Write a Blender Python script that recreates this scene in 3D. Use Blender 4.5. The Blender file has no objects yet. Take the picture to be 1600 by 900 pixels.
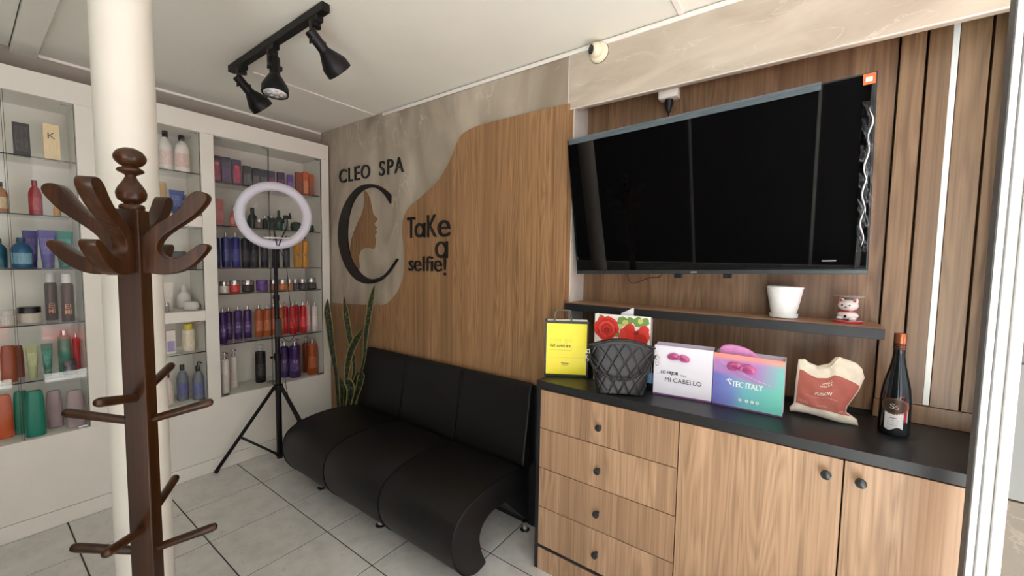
import bpy, bmesh, math, random
from mathutils import Vector, Matrix
random.seed(7)
S = bpy.context.scene
COL = S.collection
PI = math.pi

# ------------------------------------------------------------------ camera, sky, sun, exposure
cam_d = bpy.data.cameras.new('camera')
cam = bpy.data.objects.new('camera', cam_d)
COL.objects.link(cam)
cam_d.sensor_fit = 'HORIZONTAL'
cam_d.sensor_width = 36.0
cam_d.lens = 627.46 / 1600 * 36.0
cam_d.clip_start = 0.02
RX, RY, RZ = ((0.80942123, 0.05110410, -0.58500055), (0.58700823, -0.04313275, 0.80843114), (0.01608147, -0.99776146, -0.06491110))
cam.matrix_world = Matrix(((RX[0], -RX[1], -RX[2], 0.0), (RY[0], -RY[1], -RY[2], 0.0), (RZ[0], -RZ[1], -RZ[2], 1.45), (0, 0, 0, 1)))
S.camera = cam

world = bpy.data.worlds.new('World')
S.world = world
world.use_nodes = True
bg = world.node_tree.nodes['Background']
bg.inputs[0].default_value = (0.86, 0.93, 1.0, 1)
bg.inputs[1].default_value = 1.4

sun_d = bpy.data.lights.new('sun', 'SUN')
sun_d.energy = 26.0
sun_d.angle = math.radians(0.6)
sun_d.color = (0.965, 0.985, 0.925)
sun = bpy.data.objects.new('sun', sun_d)
sun.rotation_euler = Vector((-0.42, -0.16, -0.89)).to_track_quat('-Z', 'Y').to_euler()
sun.location = (4, -2, 6)
COL.objects.link(sun)

S.view_settings.view_transform = 'Standard'
S.view_settings.look = 'None'
S.view_settings.gamma = 1.0
S.view_settings.use_curve_mapping = False
S.view_settings.exposure = 1.2

# ------------------------------------------------------------------ materials
def lin(c):
    return tuple((v / 12.92 if v <= 0.04045 else ((v + 0.055) / 1.055) ** 2.4) for v in (c[0] / 255, c[1] / 255, c[2] / 255)) + (1.0,)

MC = {}
def mat(name, rgb, rough=0.5, metal=0.0, var=0.04, scale=30.0, spec=0.5, bump=0.0, coat=0.0, trans=0.0, alpha=1.0, emit=None):
    if name in MC: return MC[name]
    m = bpy.data.materials.new(name); m.use_nodes = True
    nt = m.node_tree; b = nt.nodes['Principled BSDF']
    b.inputs['Roughness'].default_value = rough
    b.inputs['Metallic'].default_value = metal
    b.inputs['Specular IOR Level'].default_value = spec
    b.inputs['Coat Weight'].default_value = coat
    b.inputs['Transmission Weight'].default_value = trans
    b.inputs['Alpha'].default_value = alpha
    tc = nt.nodes.new('ShaderNodeTexCoord')
    n = nt.nodes.new('ShaderNodeTexNoise'); n.inputs['Scale'].default_value = scale; n.inputs['Detail'].default_value = 4
    nt.links.new(tc.outputs['Object'], n.inputs['Vector'])
    r = nt.nodes.new('ShaderNodeValToRGB')
    c = lin(rgb)
    r.color_ramp.elements[0].position = 0.3; r.color_ramp.elements[1].position = 0.7
    r.color_ramp.elements[0].color = tuple(max(0, v * (1 - var)) for v in c[:3]) + (1,)
    r.color_ramp.elements[1].color = tuple(min(1, v * (1 + var)) for v in c[:3]) + (1,)
    nt.links.new(n.outputs['Fac'], r.inputs['Fac'])
    nt.links.new(r.outputs['Color'], b.inputs['Base Color'])
    if bump:
        bn = nt.nodes.new('ShaderNodeBump'); bn.inputs['Strength'].default_value = bump; bn.inputs['Distance'].default_value = 0.004
        nt.links.new(n.outputs['Fac'], bn.inputs['Height']); nt.links.new(bn.outputs['Normal'], b.inputs['Normal'])
    if emit:
        b.inputs['Emission Color'].default_value = lin(rgb); b.inputs['Emission Strength'].default_value = emit
    MC[name] = m
    return m

def ramp(nt, stops):
    r = nt.nodes.new('ShaderNodeValToRGB')
    e = r.color_ramp.elements
    while len(e) < len(stops): e.new(0.5)
    for i, (p, c) in enumerate(stops):
        e[i].position = p; e[i].color = lin(c)
    return r

def wood(name, dark, mid, light, axis='Z', rough=0.42, seed=0.0, strip=0.11, fine=1.0, figure=1.0):
    """laminate with straight grain and cathedral figure running along one axis"""
    if name in MC: return MC[name]
    m = bpy.data.materials.new(name); m.use_nodes = True
    nt = m.node_tree; b = nt.nodes['Principled BSDF']; L = nt.links.new
    tc = nt.nodes.new('ShaderNodeTexCoord')
    oi = nt.nodes.new('ShaderNodeObjectInfo')
    sep = nt.nodes.new('ShaderNodeSeparateXYZ'); L(tc.outputs['Object'], sep.inputs[0])
    def math_(op, a, b_=None, v=None):
        n = nt.nodes.new('ShaderNodeMath'); n.operation = op
        if isinstance(a, (int, float)): n.inputs[0].default_value = a
        else: L(a, n.inputs[0])
        if b_ is not None:
            if isinstance(b_, (int, float)): n.inputs[1].default_value = b_
            else: L(b_, n.inputs[1])
        return n.outputs[0]
    along = sep.outputs[axis]
    across = sep.outputs['X'] if axis == 'Z' else sep.outputs['Y']
    third = sep.outputs['Y'] if axis == 'Z' else sep.outputs['Z']
    off = math_('MULTIPLY', oi.outputs['Random'], 7.3)
    st = math_('FLOOR', math_('DIVIDE', math_('ADD', across, seed), strip))
    wn = nt.nodes.new('ShaderNodeTexWhiteNoise'); wn.noise_dimensions = '1D'; L(math_('ADD', st, off), wn.inputs['W'])
    cmb = nt.nodes.new('ShaderNodeCombineXYZ')
    L(math_('MULTIPLY', across, 9.0), cmb.inputs[0]); L(math_('MULTIPLY', third, 9.0), cmb.inputs[1])
    L(math_('ADD', math_('MULTIPLY', along, 0.75), math_('ADD', math_('MULTIPLY', wn.outputs['Value'], 9.0), off)), cmb.inputs[2])
    n1 = nt.nodes.new('ShaderNodeTexNoise'); n1.inputs['Scale'].default_value = 1.0; n1.inputs['Detail'].default_value = 2.0; L(cmb.outputs[0], n1.inputs['Vector'])
    # growth rings taken from the slow noise: sine of its level gives cathedral arches, strong only in some strips
    ring = math_('SINE', math_('MULTIPLY', n1.outputs['Fac'], 95.0 * figure))
    ring = math_('MULTIPLY', ring, math_('MULTIPLY', math_('GREATER_THAN', wn.outputs['Value'], 0.5), 0.07))
    c2 = nt.nodes.new('ShaderNodeCombineXYZ')
    L(math_('MULTIPLY', across, 210.0 * fine), c2.inputs[0]); L(math_('MULTIPLY', third, 210.0 * fine), c2.inputs[1]); L(math_('ADD', math_('MULTIPLY', along, 2.2), off), c2.inputs[2])
    n2 = nt.nodes.new('ShaderNodeTexNoise'); n2.inputs['Scale'].default_value = 1.0; n2.inputs['Detail'].default_value = 3.0; L(c2.outputs[0], n2.inputs['Vector'])
    c3 = nt.nodes.new('ShaderNodeCombineXYZ')
    L(math_('MULTIPLY', across, 46.0), c3.inputs[0]); L(math_('MULTIPLY', third, 46.0), c3.inputs[1]); L(math_('ADD', math_('MULTIPLY', along, 0.5), off), c3.inputs[2])
    n3 = nt.nodes.new('ShaderNodeTexNoise'); n3.inputs['Scale'].default_value = 1.0; n3.inputs['Detail'].default_value = 3.0; L(c3.outputs[0], n3.inputs['Vector'])
    f = math_('ADD', math_('MULTIPLY', n2.outputs['Fac'], 0.40), math_('MULTIPLY', n3.outputs['Fac'], 0.46))
    f = math_('ADD', f, ring)
    f = math_('ADD', f, math_('MULTIPLY', wn.outputs['Value'], 0.14))
    r = ramp(nt, [(0.29, dark), (0.50, mid), (0.73, light)])
    L(f, r.inputs['Fac']); L(r.outputs['Color'], b.inputs['Base Color'])
    b.inputs['Roughness'].default_value = rough
    bn = nt.nodes.new('ShaderNodeBump'); bn.inputs['Strength'].default_value = 0.08; bn.inputs['Distance'].default_value = 0.001
    L(n2.outputs['Fac'], bn.inputs['Height']); L(bn.outputs['Normal'], b.inputs['Normal'])
    MC[name] = m
    return m

def marble(name, base, dark, vein, stretch=(1.6, 1.6, 0.7), rough=0.4, scale=1.0):
    if name in MC: return MC[name]
    m = bpy.data.materials.new(name); m.use_nodes = True
    nt = m.node_tree; b = nt.nodes['Principled BSDF']; L = nt.links.new
    tc = nt.nodes.new('ShaderNodeTexCoord')
    mp = nt.nodes.new('ShaderNodeMapping'); mp.inputs['Scale'].default_value = stretch; L(tc.outputs['Object'], mp.inputs[0])
    n1 = nt.nodes.new('ShaderNodeTexNoise'); n1.inputs['Scale'].default_value = 2.2 * scale; n1.inputs['Detail'].default_value = 8; n1.inputs['Distortion'].default_value = 0.8; L(mp.outputs[0], n1.inputs['Vector'])
    r = ramp(nt, [(0.3, dark), (0.68, base)]); L(n1.outputs['Fac'], r.inputs['Fac'])
    n2 = nt.nodes.new('ShaderNodeTexNoise'); n2.inputs['Scale'].default_value = 1.7 * scale; n2.inputs['Detail'].default_value = 6; n2.inputs['Distortion'].default_value = 1.6; L(mp.outputs[0], n2.inputs['Vector'])
    a = nt.nodes.new('ShaderNodeMath'); a.operation = 'SUBTRACT'; L(n2.outputs['Fac'], a.inputs[0]); a.inputs[1].default_value = 0.5
    ab = nt.nodes.new('ShaderNodeMath'); ab.operation = 'ABSOLUTE'; L(a.outputs[0], ab.inputs[0])
    vr = nt.nodes.new('ShaderNodeMapRange'); vr.inputs['From Min'].default_value = 0.0; vr.inputs['From Max'].default_value = 0.012; vr.inputs['To Min'].default_value = 0.36; vr.inputs['To Max'].default_value = 0.0; L(ab.outputs[0], vr.inputs['Value'])
    n3 = nt.nodes.new('ShaderNodeTexNoise'); n3.inputs['Scale'].default_value = 3.0 * scale; L(mp.outputs[0], n3.inputs['Vector'])
    gt = nt.nodes.new('ShaderNodeMapRange'); gt.inputs['From Min'].default_value = 0.45; gt.inputs['From Max'].default_value = 0.62; L(n3.outputs['Fac'], gt.inputs['Value'])
    mu = nt.nodes.new('ShaderNodeMath'); mu.operation = 'MULTIPLY'; L(vr.outputs[0], mu.inputs[0]); L(gt.outputs[0], mu.inputs[1])
    mx = nt.nodes.new('ShaderNodeMix'); mx.data_type = 'RGBA'; L(mu.outputs[0], mx.inputs[0]); L(r.outputs['Color'], mx.inputs[6]); mx.inputs[7].default_value = lin(vein)
    L(mx.outputs[2], b.inputs['Base Color']); b.inputs['Roughness'].default_value = rough
    MC[name] = m
    return m

def pane(name, tint=(0.985, 0.992, 0.987), rough=0.0):
    """thin clear glass or film: clear with a Fresnel reflection"""
    if name in MC: return MC[name]
    m = bpy.data.materials.new(name); m.use_nodes = True
    nt = m.node_tree; nt.nodes.clear(); L = nt.links.new
    o = nt.nodes.new('ShaderNodeOutputMaterial'); t = nt.nodes.new('ShaderNodeBsdfTransparent'); g = nt.nodes.new('ShaderNodeBsdfGlossy')
    g.inputs['Roughness'].default_value = rough
    t.inputs[0].default_value = tint + (1,)
    lw = nt.nodes.new('ShaderNodeLayerWeight'); lw.inputs['Blend'].default_value = 0.5
    pw = nt.nodes.new('ShaderNodeMath'); pw.operation = 'POWER'; L(lw.outputs['Facing'], pw.inputs[0]); pw.inputs[1].default_value = 5.0
    fr = nt.nodes.new('ShaderNodeMath'); fr.operation = 'MULTIPLY_ADD'; L(pw.outputs[0], fr.inputs[0]); fr.inputs[1].default_value = 0.8; fr.inputs[2].default_value = 0.022
    mx = nt.nodes.new('ShaderNodeMixShader'); L(fr.outputs[0], mx.inputs[0]); L(t.outputs[0], mx.inputs[1]); L(g.outputs[0], mx.inputs[2]); L(mx.outputs[0], o.inputs[0])
    MC[name] = m
    return m

def print_mat(name, base, ink, dens=0.46, sx=90.0, sz=70.0):
    """label stock with rows of tiny illegible print"""
    if name in MC: return MC[name]
    m = bpy.data.materials.new(name); m.use_nodes = True
    nt = m.node_tree; b = nt.nodes['Principled BSDF']; L = nt.links.new
    tc = nt.nodes.new('ShaderNodeTexCoord')
    w = nt.nodes.new('ShaderNodeTexWave'); w.bands_direction = 'Z'; w.inputs['Scale'].default_value = sz; L(tc.outputs['Object'], w.inputs['Vector'])
    mp = nt.nodes.new('ShaderNodeMapping'); mp.inputs['Scale'].default_value = (sx * 3, sx * 3, 30); L(tc.outputs['Object'], mp.inputs[0])
    n = nt.nodes.new('ShaderNodeTexNoise'); n.inputs['Scale'].default_value = 1.0; L(mp.outputs[0], n.inputs['Vector'])
    a = nt.nodes.new('ShaderNodeMath'); a.operation = 'MULTIPLY'; L(w.outputs['Fac'], a.inputs[0]); L(n.outputs['Fac'], a.inputs[1])
    g = nt.nodes.new('ShaderNodeMath'); g.operation = 'GREATER_THAN'; L(a.outputs[0], g.inputs[0]); g.inputs[1].default_value = 1 - dens - 0.1
    mx = nt.nodes.new('ShaderNodeMix'); mx.data_type = 'RGBA'; L(g.outputs[0], mx.inputs[0]); mx.inputs[6].default_value = lin(base); mx.inputs[7].default_value = lin(tuple(v * .62 + w_ * .38 for v, w_ in zip(ink, base)))
    L(mx.outputs[2], b.inputs['Base Color']); b.inputs['Roughness'].default_value = 0.45
    MC[name] = m
    return m

WHITE_PAINT = mat('cabinet_white', (226, 224, 213), 0.45, var=0.02, scale=6)
CEIL = mat('ceiling_board', (228, 228, 216), 0.7, var=0.02, scale=3)
TRIMW = mat('trim_white', (232, 228, 220), 0.5, var=0.02)
DARKGAP = mat('dark_gap', (70, 64, 58), 0.9)
BLACK = mat('black_metal', (11, 11, 12), 0.45, var=0.1, spec=0.3)
BLACKLAM = mat('black_laminate', (26, 27, 29), 0.40, var=0.12, scale=60)
CHROME = mat('chrome', (200, 200, 202), 0.12, 1.0, var=0.02)
LEATHER = mat('black_leatherette', (15, 14, 14), 0.45, var=0.12, scale=220, bump=0.05, spec=0.35)
WALLWOOD = wood('walnut_laminate', (106, 77, 50), (144, 108, 73), (168, 130, 92), strip=0.11)
BACKWOOD = wood('recess_walnut', (96, 70, 48), (126, 96, 69), (148, 116, 86), strip=0.12)
SLATWOOD = wood('slat_walnut', (98, 72, 48), (126, 97, 69), (146, 116, 86), strip=0.5)
DOORWOOD = wood('counter_oak', (130, 102, 77), (168, 134, 103), (192, 158, 126), strip=0.14)
SHELFWOOD = wood('shelf_walnut', (110, 80, 58), (142, 106, 80), (164, 128, 98), axis='X', strip=0.3)
RACKWOOD = wood('mahogany', (30, 15, 5), (48, 26, 10), (70, 41, 19), strip=0.4, rough=0.30, fine=0.5)
RACKWOOD.node_tree.nodes['Principled BSDF'].inputs['Specular IOR Level'].default_value = 0.32
MARBLE = marble('taupe_marble', (194, 183, 165), (144, 132, 115), (232, 225, 210))
MARBLE_H = marble('taupe_marble_horizontal', (196, 185, 168), (166, 154, 136), (230, 222, 208), stretch=(0.8, 0.8, 2.0), scale=1.7)
GLASS = pane('clear_glass')
GLASSEDGE = mat('glass_edge', (34, 44, 41), 0.15, var=0.05)
LEDW = mat('led_diffuser', (226, 228, 222), 0.5, var=0.01)

# ------------------------------------------------------------------ mesh helpers
def bm_new(): return bmesh.new()

def obj(name, bm, m, parent=None, smooth=False, loc=None, rot=None, label=None, angle=None):
    me = bpy.data.meshes.new(name)
    bmesh.ops.recalc_face_normals(bm, faces=bm.faces[:])
    bm.to_mesh(me); bm.free()
    for mm in (m if isinstance(m, (list, tuple)) else [m]): me.materials.append(mm)
    if smooth:
        for p in me.polygons: p.use_smooth = True
        if angle: me.set_sharp_from_angle(angle=math.radians(angle))
    o = bpy.data.objects.new(name, me); COL.objects.link(o)
    if parent: o.parent = parent
    if loc: o.location = loc
    if rot: o.rotation_euler = rot
    if label: o['label'] = label
    return o

def inst(src, parent=None, loc=None, rot=None):
    o = src.copy(); COL.objects.link(o)
    if parent: o.parent = parent
    if loc is not None: o.location = loc
    if rot is not None: o.rotation_euler = rot
    return o

def thing(name, label, cat, loc=(0, 0, 0), rotz=0.0, group=None):
    o = bpy.data.objects.new(name, None); COL.objects.link(o)
    o.empty_display_size = 0.05
    o.location = loc; o.rotation_euler = (0, 0, rotz)
    o['label'] = label; o['category'] = cat
    if group: o['group'] = group
    return o

def structure(name, label=None, bm=None, m=None, loc=(0, 0, 0)):
    o = obj(name, bm, m) if bm else bpy.data.objects.new(name, None)
    if not bm: COL.objects.link(o)
    o.location = loc
    o['kind'] = 'structure'
    if label: o['label'] = label
    return o

def box(bm, x0, x1, y0, y1, z0, z1, bev=0.0, seg=1, mi=0):
    vs = [bm.verts.new((x, y, z)) for z in (z0, z1) for y in (y0, y1) for x in (x0, x1)]
    fs = [bm.faces.new([vs[i] for i in q]) for q in ((0, 2, 3, 1), (4, 5, 7, 6), (0, 1, 5, 4), (2, 6, 7, 3), (0, 4, 6, 2), (1, 3, 7, 5))]
    if bev:
        es = list({e for f in fs for e in f.edges})
        r = bmesh.ops.bevel(bm, geom=es, offset=bev, segments=seg, affect='EDGES', profile=0.5)
    for f in fs:
        if f.is_valid: f.material_index = mi
    return bm

def xf(bm, M, start=0):
    bm.verts.ensure_lookup_table()
    for v in bm.verts[start:]: v.co = M @ v.co

def cbox(bm, c, s, rot=None, bev=0.0, seg=1):
    n = len(bm.verts)
    b2 = bmesh.new(); box(b2, -s[0] / 2, s[0] / 2, -s[1] / 2, s[1] / 2, -s[2] / 2, s[2] / 2, bev, seg)
    M = Matrix.Translation(c) @ (rot if rot is not None else Matrix.Identity(4))
    join(bm, b2, M)

def join(bm, b2, M=None):
    mp = {}
    for v in b2.verts: mp[v] = bm.verts.new((M @ v.co) if M is not None else v.co)
    for f in b2.faces:
        try:
            nf = bm.faces.new([mp[v] for v in f.verts]); nf.material_index = f.material_index; nf.smooth = f.smooth
        except ValueError: pass
    b2.free()

def lathe(bm, prof, seg=24, c=(0, 0, 0), M=None, sx=1.0, sy=1.0, power=None):
    """prof: list of (r, z) from bottom to top; r = 0 closes to a point"""
    rings = []
    for r, z in prof:
        if r <= 1e-6:
            co = Vector((c[0], c[1], c[2] + z)); rings.append([bm.verts.new(M @ co if M is not None else co)])
        else:
            ring = []
            for i in range(seg):
                a = 2 * PI * i / seg
                ca, sa = math.cos(a), math.sin(a)
                if power:
                    k = (abs(ca) ** power + abs(sa) ** power) ** (-1 / power); ca *= k; sa *= k
                co = Vector((c[0] + r * ca * sx, c[1] + r * sa * sy, c[2] + z))
                ring.append(bm.verts.new(M @ co if M is not None else co))
            rings.append(ring)
    for a, b in zip(rings[:-1], rings[1:]):
        if len(a) == 1 and len(b) == 1: continue
        for i in range(seg):
            j = (i + 1) % seg
            if len(a) == 1: bm.faces.new((a[0], b[j], b[i]))
            elif len(b) == 1: bm.faces.new((a[i], a[j], b[0]))
            else: bm.faces.new((a[i], a[j], b[j], b[i]))
    for ring in (rings[0], rings[-1]):
        if len(ring) > 2: bm.faces.new(ring)
    return bm

def tube(bm, pts, r, seg=8, closed=False, rr=None):
    pts = [Vector(p) for p in pts]; n = len(pts); rings = []
    up = Vector((0, 0, 1)); prev = None
    for i, p in enumerate(pts):
        if closed: t = (pts[(i + 1) % n] - pts[i - 1])
        else: t = pts[min(i + 1, n - 1)] - pts[max(i - 1, 0)]
        t.normalize()
        if prev is None:
            a = t.cross(up)
            if a.length < 1e-3: a = t.cross(Vector((1, 0, 0)))
        else: a = prev - t * prev.dot(t)
        a.normalize(); prev = a; b = t.cross(a)
        R = rr[i] if rr else r
        rings.append([bm.verts.new(p + (a * math.cos(2 * PI * k / seg) + b * math.sin(2 * PI * k / seg)) * R) for k in range(seg)])
    for i in range(n if closed else n - 1):
        A, B = rings[i], rings[(i + 1) % n]
        for k in range(seg): bm.faces.new((A[k], A[(k + 1) % seg], B[(k + 1) % seg], B[k]))
    if not closed: bm.faces.new(rings[0]); bm.faces.new(rings[-1])
    return bm

def prism(bm, pts, a0, a1, f, bev=0.0, seg=2):
    """extrude a 2-D outline; f(u, v, a) gives the 3-D point"""
    b2 = bmesh.new()
    A = [b2.verts.new(f(u, v, a0)) for u, v in pts]; B = [b2.verts.new(f(u, v, a1)) for u, v in pts]
    fa = b2.faces.new(A); fb = b2.faces.new(list(reversed(B)))
    n = len(pts)
    for i in range(n): b2.faces.new((A[i], B[i], B[(i + 1) % n], A[(i + 1) % n]))
    bmesh.ops.recalc_face_normals(b2, faces=b2.faces[:])
    if bev:
        es = list(fa.edges) + list(fb.edges)
        bmesh.ops.bevel(b2, geom=es, offset=bev, segments=seg, affect='EDGES', profile=0.5)
    big = [q for q in b2.faces if len(q.verts) > 4]
    if big: bmesh.ops.triangulate(b2, faces=big)
    join(bm, b2)
    return bm

def spline(pts, k=8, closed=False):
    P = [Vector(p) for p in pts]; n = len(P); out = []
    rng = range(n) if closed else range(n - 1)
    for i in rng:
        p0 = P[i - 1] if (closed or i > 0) else P[0]; p1 = P[i]; p2 = P[(i + 1) % n]; p3 = P[(i + 2) % n] if (closed or i + 2 < n) else P[-1]
        for j in range(k):
            t = j / k
            out.append(0.5 * ((2 * p1) + (p2 - p0) * t + (2 * p0 - 5 * p1 + 4 * p2 - p3) * t * t + (3 * p1 - p0 - 3 * p2 + p3) * t ** 3))
    if not closed: out.append(P[-1])
    return out

def sp2(pts, k=6, closed=False): return [(v.x, v.y) for v in spline([(a, b, 0) for a, b in pts], k, closed)]

TXT = {}
def text2d(s, bold=0.0, spacing=1.0):
    """flat glyph mesh, normalised so the lettering box is 0..1 wide and 0..1 high; returns verts, faces, aspect"""
    key = (s, bold, spacing)
    if key in TXT: return TXT[key]
    cu = bpy.data.curves.new('glyphs', 'FONT'); cu.body = s; cu.fill_mode = 'FRONT'; cu.resolution_u = 4; cu.offset = bold; cu.space_character = spacing
    o = bpy.data.objects.new('glyphs', cu); COL.objects.link(o)
    dg = bpy.context.evaluated_depsgraph_get()
    me = bpy.data.meshes.new_from_object(o.evaluated_get(dg))
    vs = [tuple(v.co) for v in me.vertices]; fs = [tuple(p.vertices) for p in me.polygons]
    bpy.data.objects.remove(o); bpy.data.curves.remove(cu); bpy.data.meshes.remove(me)
    x0 = min(v[0] for v in vs); x1 = max(v[0] for v in vs); y0 = min(v[1] for v in vs); y1 = max(v[1] for v in vs)
    TXT[key] = ([((v[0] - x0) / (x1 - x0), (v[1] - y0) / (y1 - y0)) for v in vs], fs, (x1 - x0) / (y1 - y0))
    return TXT[key]

def put_text(bm, s, f, depth=None, bold=0.0, spacing=1.0):
    """f(a, b) maps the lettering box to 3-D; depth adds a solid back along that vector"""
    vs, fs, asp = text2d(s, bold, spacing)
    b2 = bmesh.new()
    V = [b2.verts.new(f(a, b)) for a, b in vs]
    for q in fs:
        try: b2.faces.new([V[i] for i in q])
        except ValueError: pass
    if depth is not None:
        r = bmesh.ops.extrude_face_region(b2, geom=b2.faces[:])
        for e in r['geom']:
            if isinstance(e, bmesh.types.BMVert): e.co += Vector(depth)
    join(bm, b2)
    return bm

# ------------------------------------------------------------------ room shell
XC, YW, YB, ZC = -3.163, 1.817, 1.99, 2.49      # cabinet face, feature wall, recess back, ceiling

TILE = None
def tile_material():
    m = bpy.data.materials.new('floor_tile'); m.use_nodes = True
    nt = m.node_tree; b = nt.nodes['Principled BSDF']; L = nt.links.new
    tc = nt.nodes.new('ShaderNodeTexCoord'); oi = nt.nodes.new('ShaderNodeObjectInfo')
    ad = nt.nodes.new('ShaderNodeVectorMath'); ad.operation = 'ADD'; L(tc.outputs['Object'], ad.inputs[0])
    sc = nt.nodes.new('ShaderNodeVectorMath'); sc.operation = 'SCALE'; sc.inputs[0].default_value = (13, 7, 3); L(oi.outputs['Random'], sc.inputs['Scale']); L(sc.outputs[0], ad.inputs[1])
    n = nt.nodes.new('ShaderNodeTexNoise'); n.inputs['Scale'].default_value = 9; n.inputs['Detail'].default_value = 8; n.inputs['Roughness'].default_value = 0.65; L(ad.outputs[0], n.inputs['Vector'])
    r = ramp(nt, [(0.28, (186, 184, 178)), (0.5, (203, 201, 196)), (0.75, (214, 212, 207))]); L(n.outputs['Fac'], r.inputs['Fac'])
    mp = nt.nodes.new('ShaderNodeMapping'); mp.inputs['Scale'].default_value = (30, 55, 40); mp.inputs['Rotation'].default_value = (0, 0, 0.7); L(ad.outputs[0], mp.inputs[0])
    n2 = nt.nodes.new('ShaderNodeTexNoise'); n2.inputs['Scale'].default_value = 1.0; n2.inputs['Detail'].default_value = 5; L(mp.outputs[0], n2.inputs['Vector'])
    g = nt.nodes.new('ShaderNodeMapRange'); g.inputs['From Min'].default_value = 0.62; g.inputs['From Max'].default_value = 0.74; g.inputs['To Max'].default_value = 0.4; L(n2.outputs['Fac'], g.inputs['Value'])
    mx = nt.nodes.new('ShaderNodeMix'); mx.data_type = 'RGBA'; L(g.outputs[0], mx.inputs[0]); L(r.outputs['Color'], mx.inputs[6]); mx.inputs[7].default_value = lin((150, 148, 144))
    L(mx.outputs[2], b.inputs['Base Color']); b.inputs['Roughness'].default_value = 0.28
    return m

def build_floor():
    bm = bm_new(); box(bm, -3.62, 0.50, -2.62, 2.06, -0.10, -0.003)
    fl = structure('floor', 'pale grey ceramic tiled shop floor', bm, mat('grout', (62, 61, 59), 0.9))
    tm = tile_material()
    xs = [-3.468, -3.157, -2.768, -2.379, -1.985, -1.590, -1.192, -0.797, -0.402, -0.007, 0.388, 0.50]
    y0 = 0.292
    ys = [-2.62] + [y0 + 0.4025 * k for k in range(-7, 4)] + [1.82]
    cache = {}
    for i in range(len(xs) - 1):
        for j in range(len(ys) - 1):
            w = xs[i + 1] - xs[i]; d = ys[j + 1] - ys[j]
            key = (round(w, 3), round(d, 3))
            c = ((xs[i] + xs[i + 1]) / 2, (ys[j] + ys[j + 1]) / 2, 0)
            if key in cache: inst(cache[key], fl, c); continue
            bm = bm_new(); g = 0.0032
            box(bm, -w / 2 + g, w / 2 - g, -d / 2 + g, d / 2 - g, -0.006, 0.0, 0.0012)
            cache[key] = obj('tile', bm, tm, fl, loc=c)
build_floor()

def build_ceiling():
    bm = bm_new(); box(bm, -3.62, 0.55, -2.62, 2.06, ZC + 0.02, ZC + 0.10)
    ce = structure('ceiling', 'off-white ceiling of large flat boards with thin joint strips', bm, DARKGAP)
    xs = [-3.29, -2.556, -0.463, 0.55]
    ys = [-2.62, -1.0, 0.202, 0.289, YW]
    xs = [-3.29, -0.463, 0.55]
    for i in range(2):
        for (ya, yb) in ((-2.62, -1.0), (-1.0, 0.200), (0.291, YW + 0.03)):
            bm = bm_new(); box(bm, xs[i] + 0.002, xs[i + 1] - 0.002, ya + 0.002, yb - 0.002, ZC, ZC + 0.02)
            obj('ceiling_panel', bm, CEIL, ce)
    for x in (-2.556, -0.463):
        for (ya, yb) in (((1.02, YW - 0.012),) if x < -1 else ((-2.62, 0.200), (0.291, YW - 0.012))):
            bm = bm_new(); box(bm, x - 0.012, x + 0.012, ya, yb, ZC - 0.007, ZC - 0.0005, 0.002); obj('joint_strip', bm, TRIMW, ce)
    bm = bm_new(); box(bm, -3.46, 0.5, 0.202, 0.289, ZC - 0.022, ZC + 0.018, 0.002); obj('ceiling_batten', bm, CEIL, ce)
    bm = bm_new(); box(bm, -3.305, -3.288, 0.292, YW, ZC - 0.014, ZC + 0.02, 0.002); obj('edge_strip', bm, CEIL, ce)
    bm = bm_new(); box(bm, -2.46, 0.5, YW - 0.012, YW - 0.0045, ZC - 0.026, ZC - 0.007, 0.001); o = obj('trim_1', bm, TRIMW); o['kind'] = 'structure'; o['label'] = 'white ceiling moulding above the marble wall'
build_ceiling()

bm = bm_new(); box(bm, -3.47, -3.302, -0.6, YW, 2.38, ZC + 0.019)
o = structure('trim_2', 'grey fascia above the cabinets', bm, mat('fascia_grey', (150, 143, 132), 0.7, var=0.03, scale=4))
bm = bm_new(); box(bm, -3.62, -3.47, -2.62, 2.06, 0, ZC + 0.1)
structure('wall_left', 'plain wall behind the white product cabinets', bm, mat('wall_grey', (168, 162, 152), 0.8, var=0.03, scale=3))
bm = bm_new(); box(bm, -3.62, 0.55, -2.72, -2.62, 0, ZC + 0.1)
wf = structure('wall_front', 'dark wall across the salon', bm, mat('dark_wall', (58, 56, 56), 0.7, var=0.1, scale=2))
for k, x in enumerate((-1.5, -0.1)):
    bm = bm_new(); box(bm, x, x + 0.03, -2.62, -2.605, 0.0, ZC); obj('wall_strip', bm, LEDW, wf)

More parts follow.
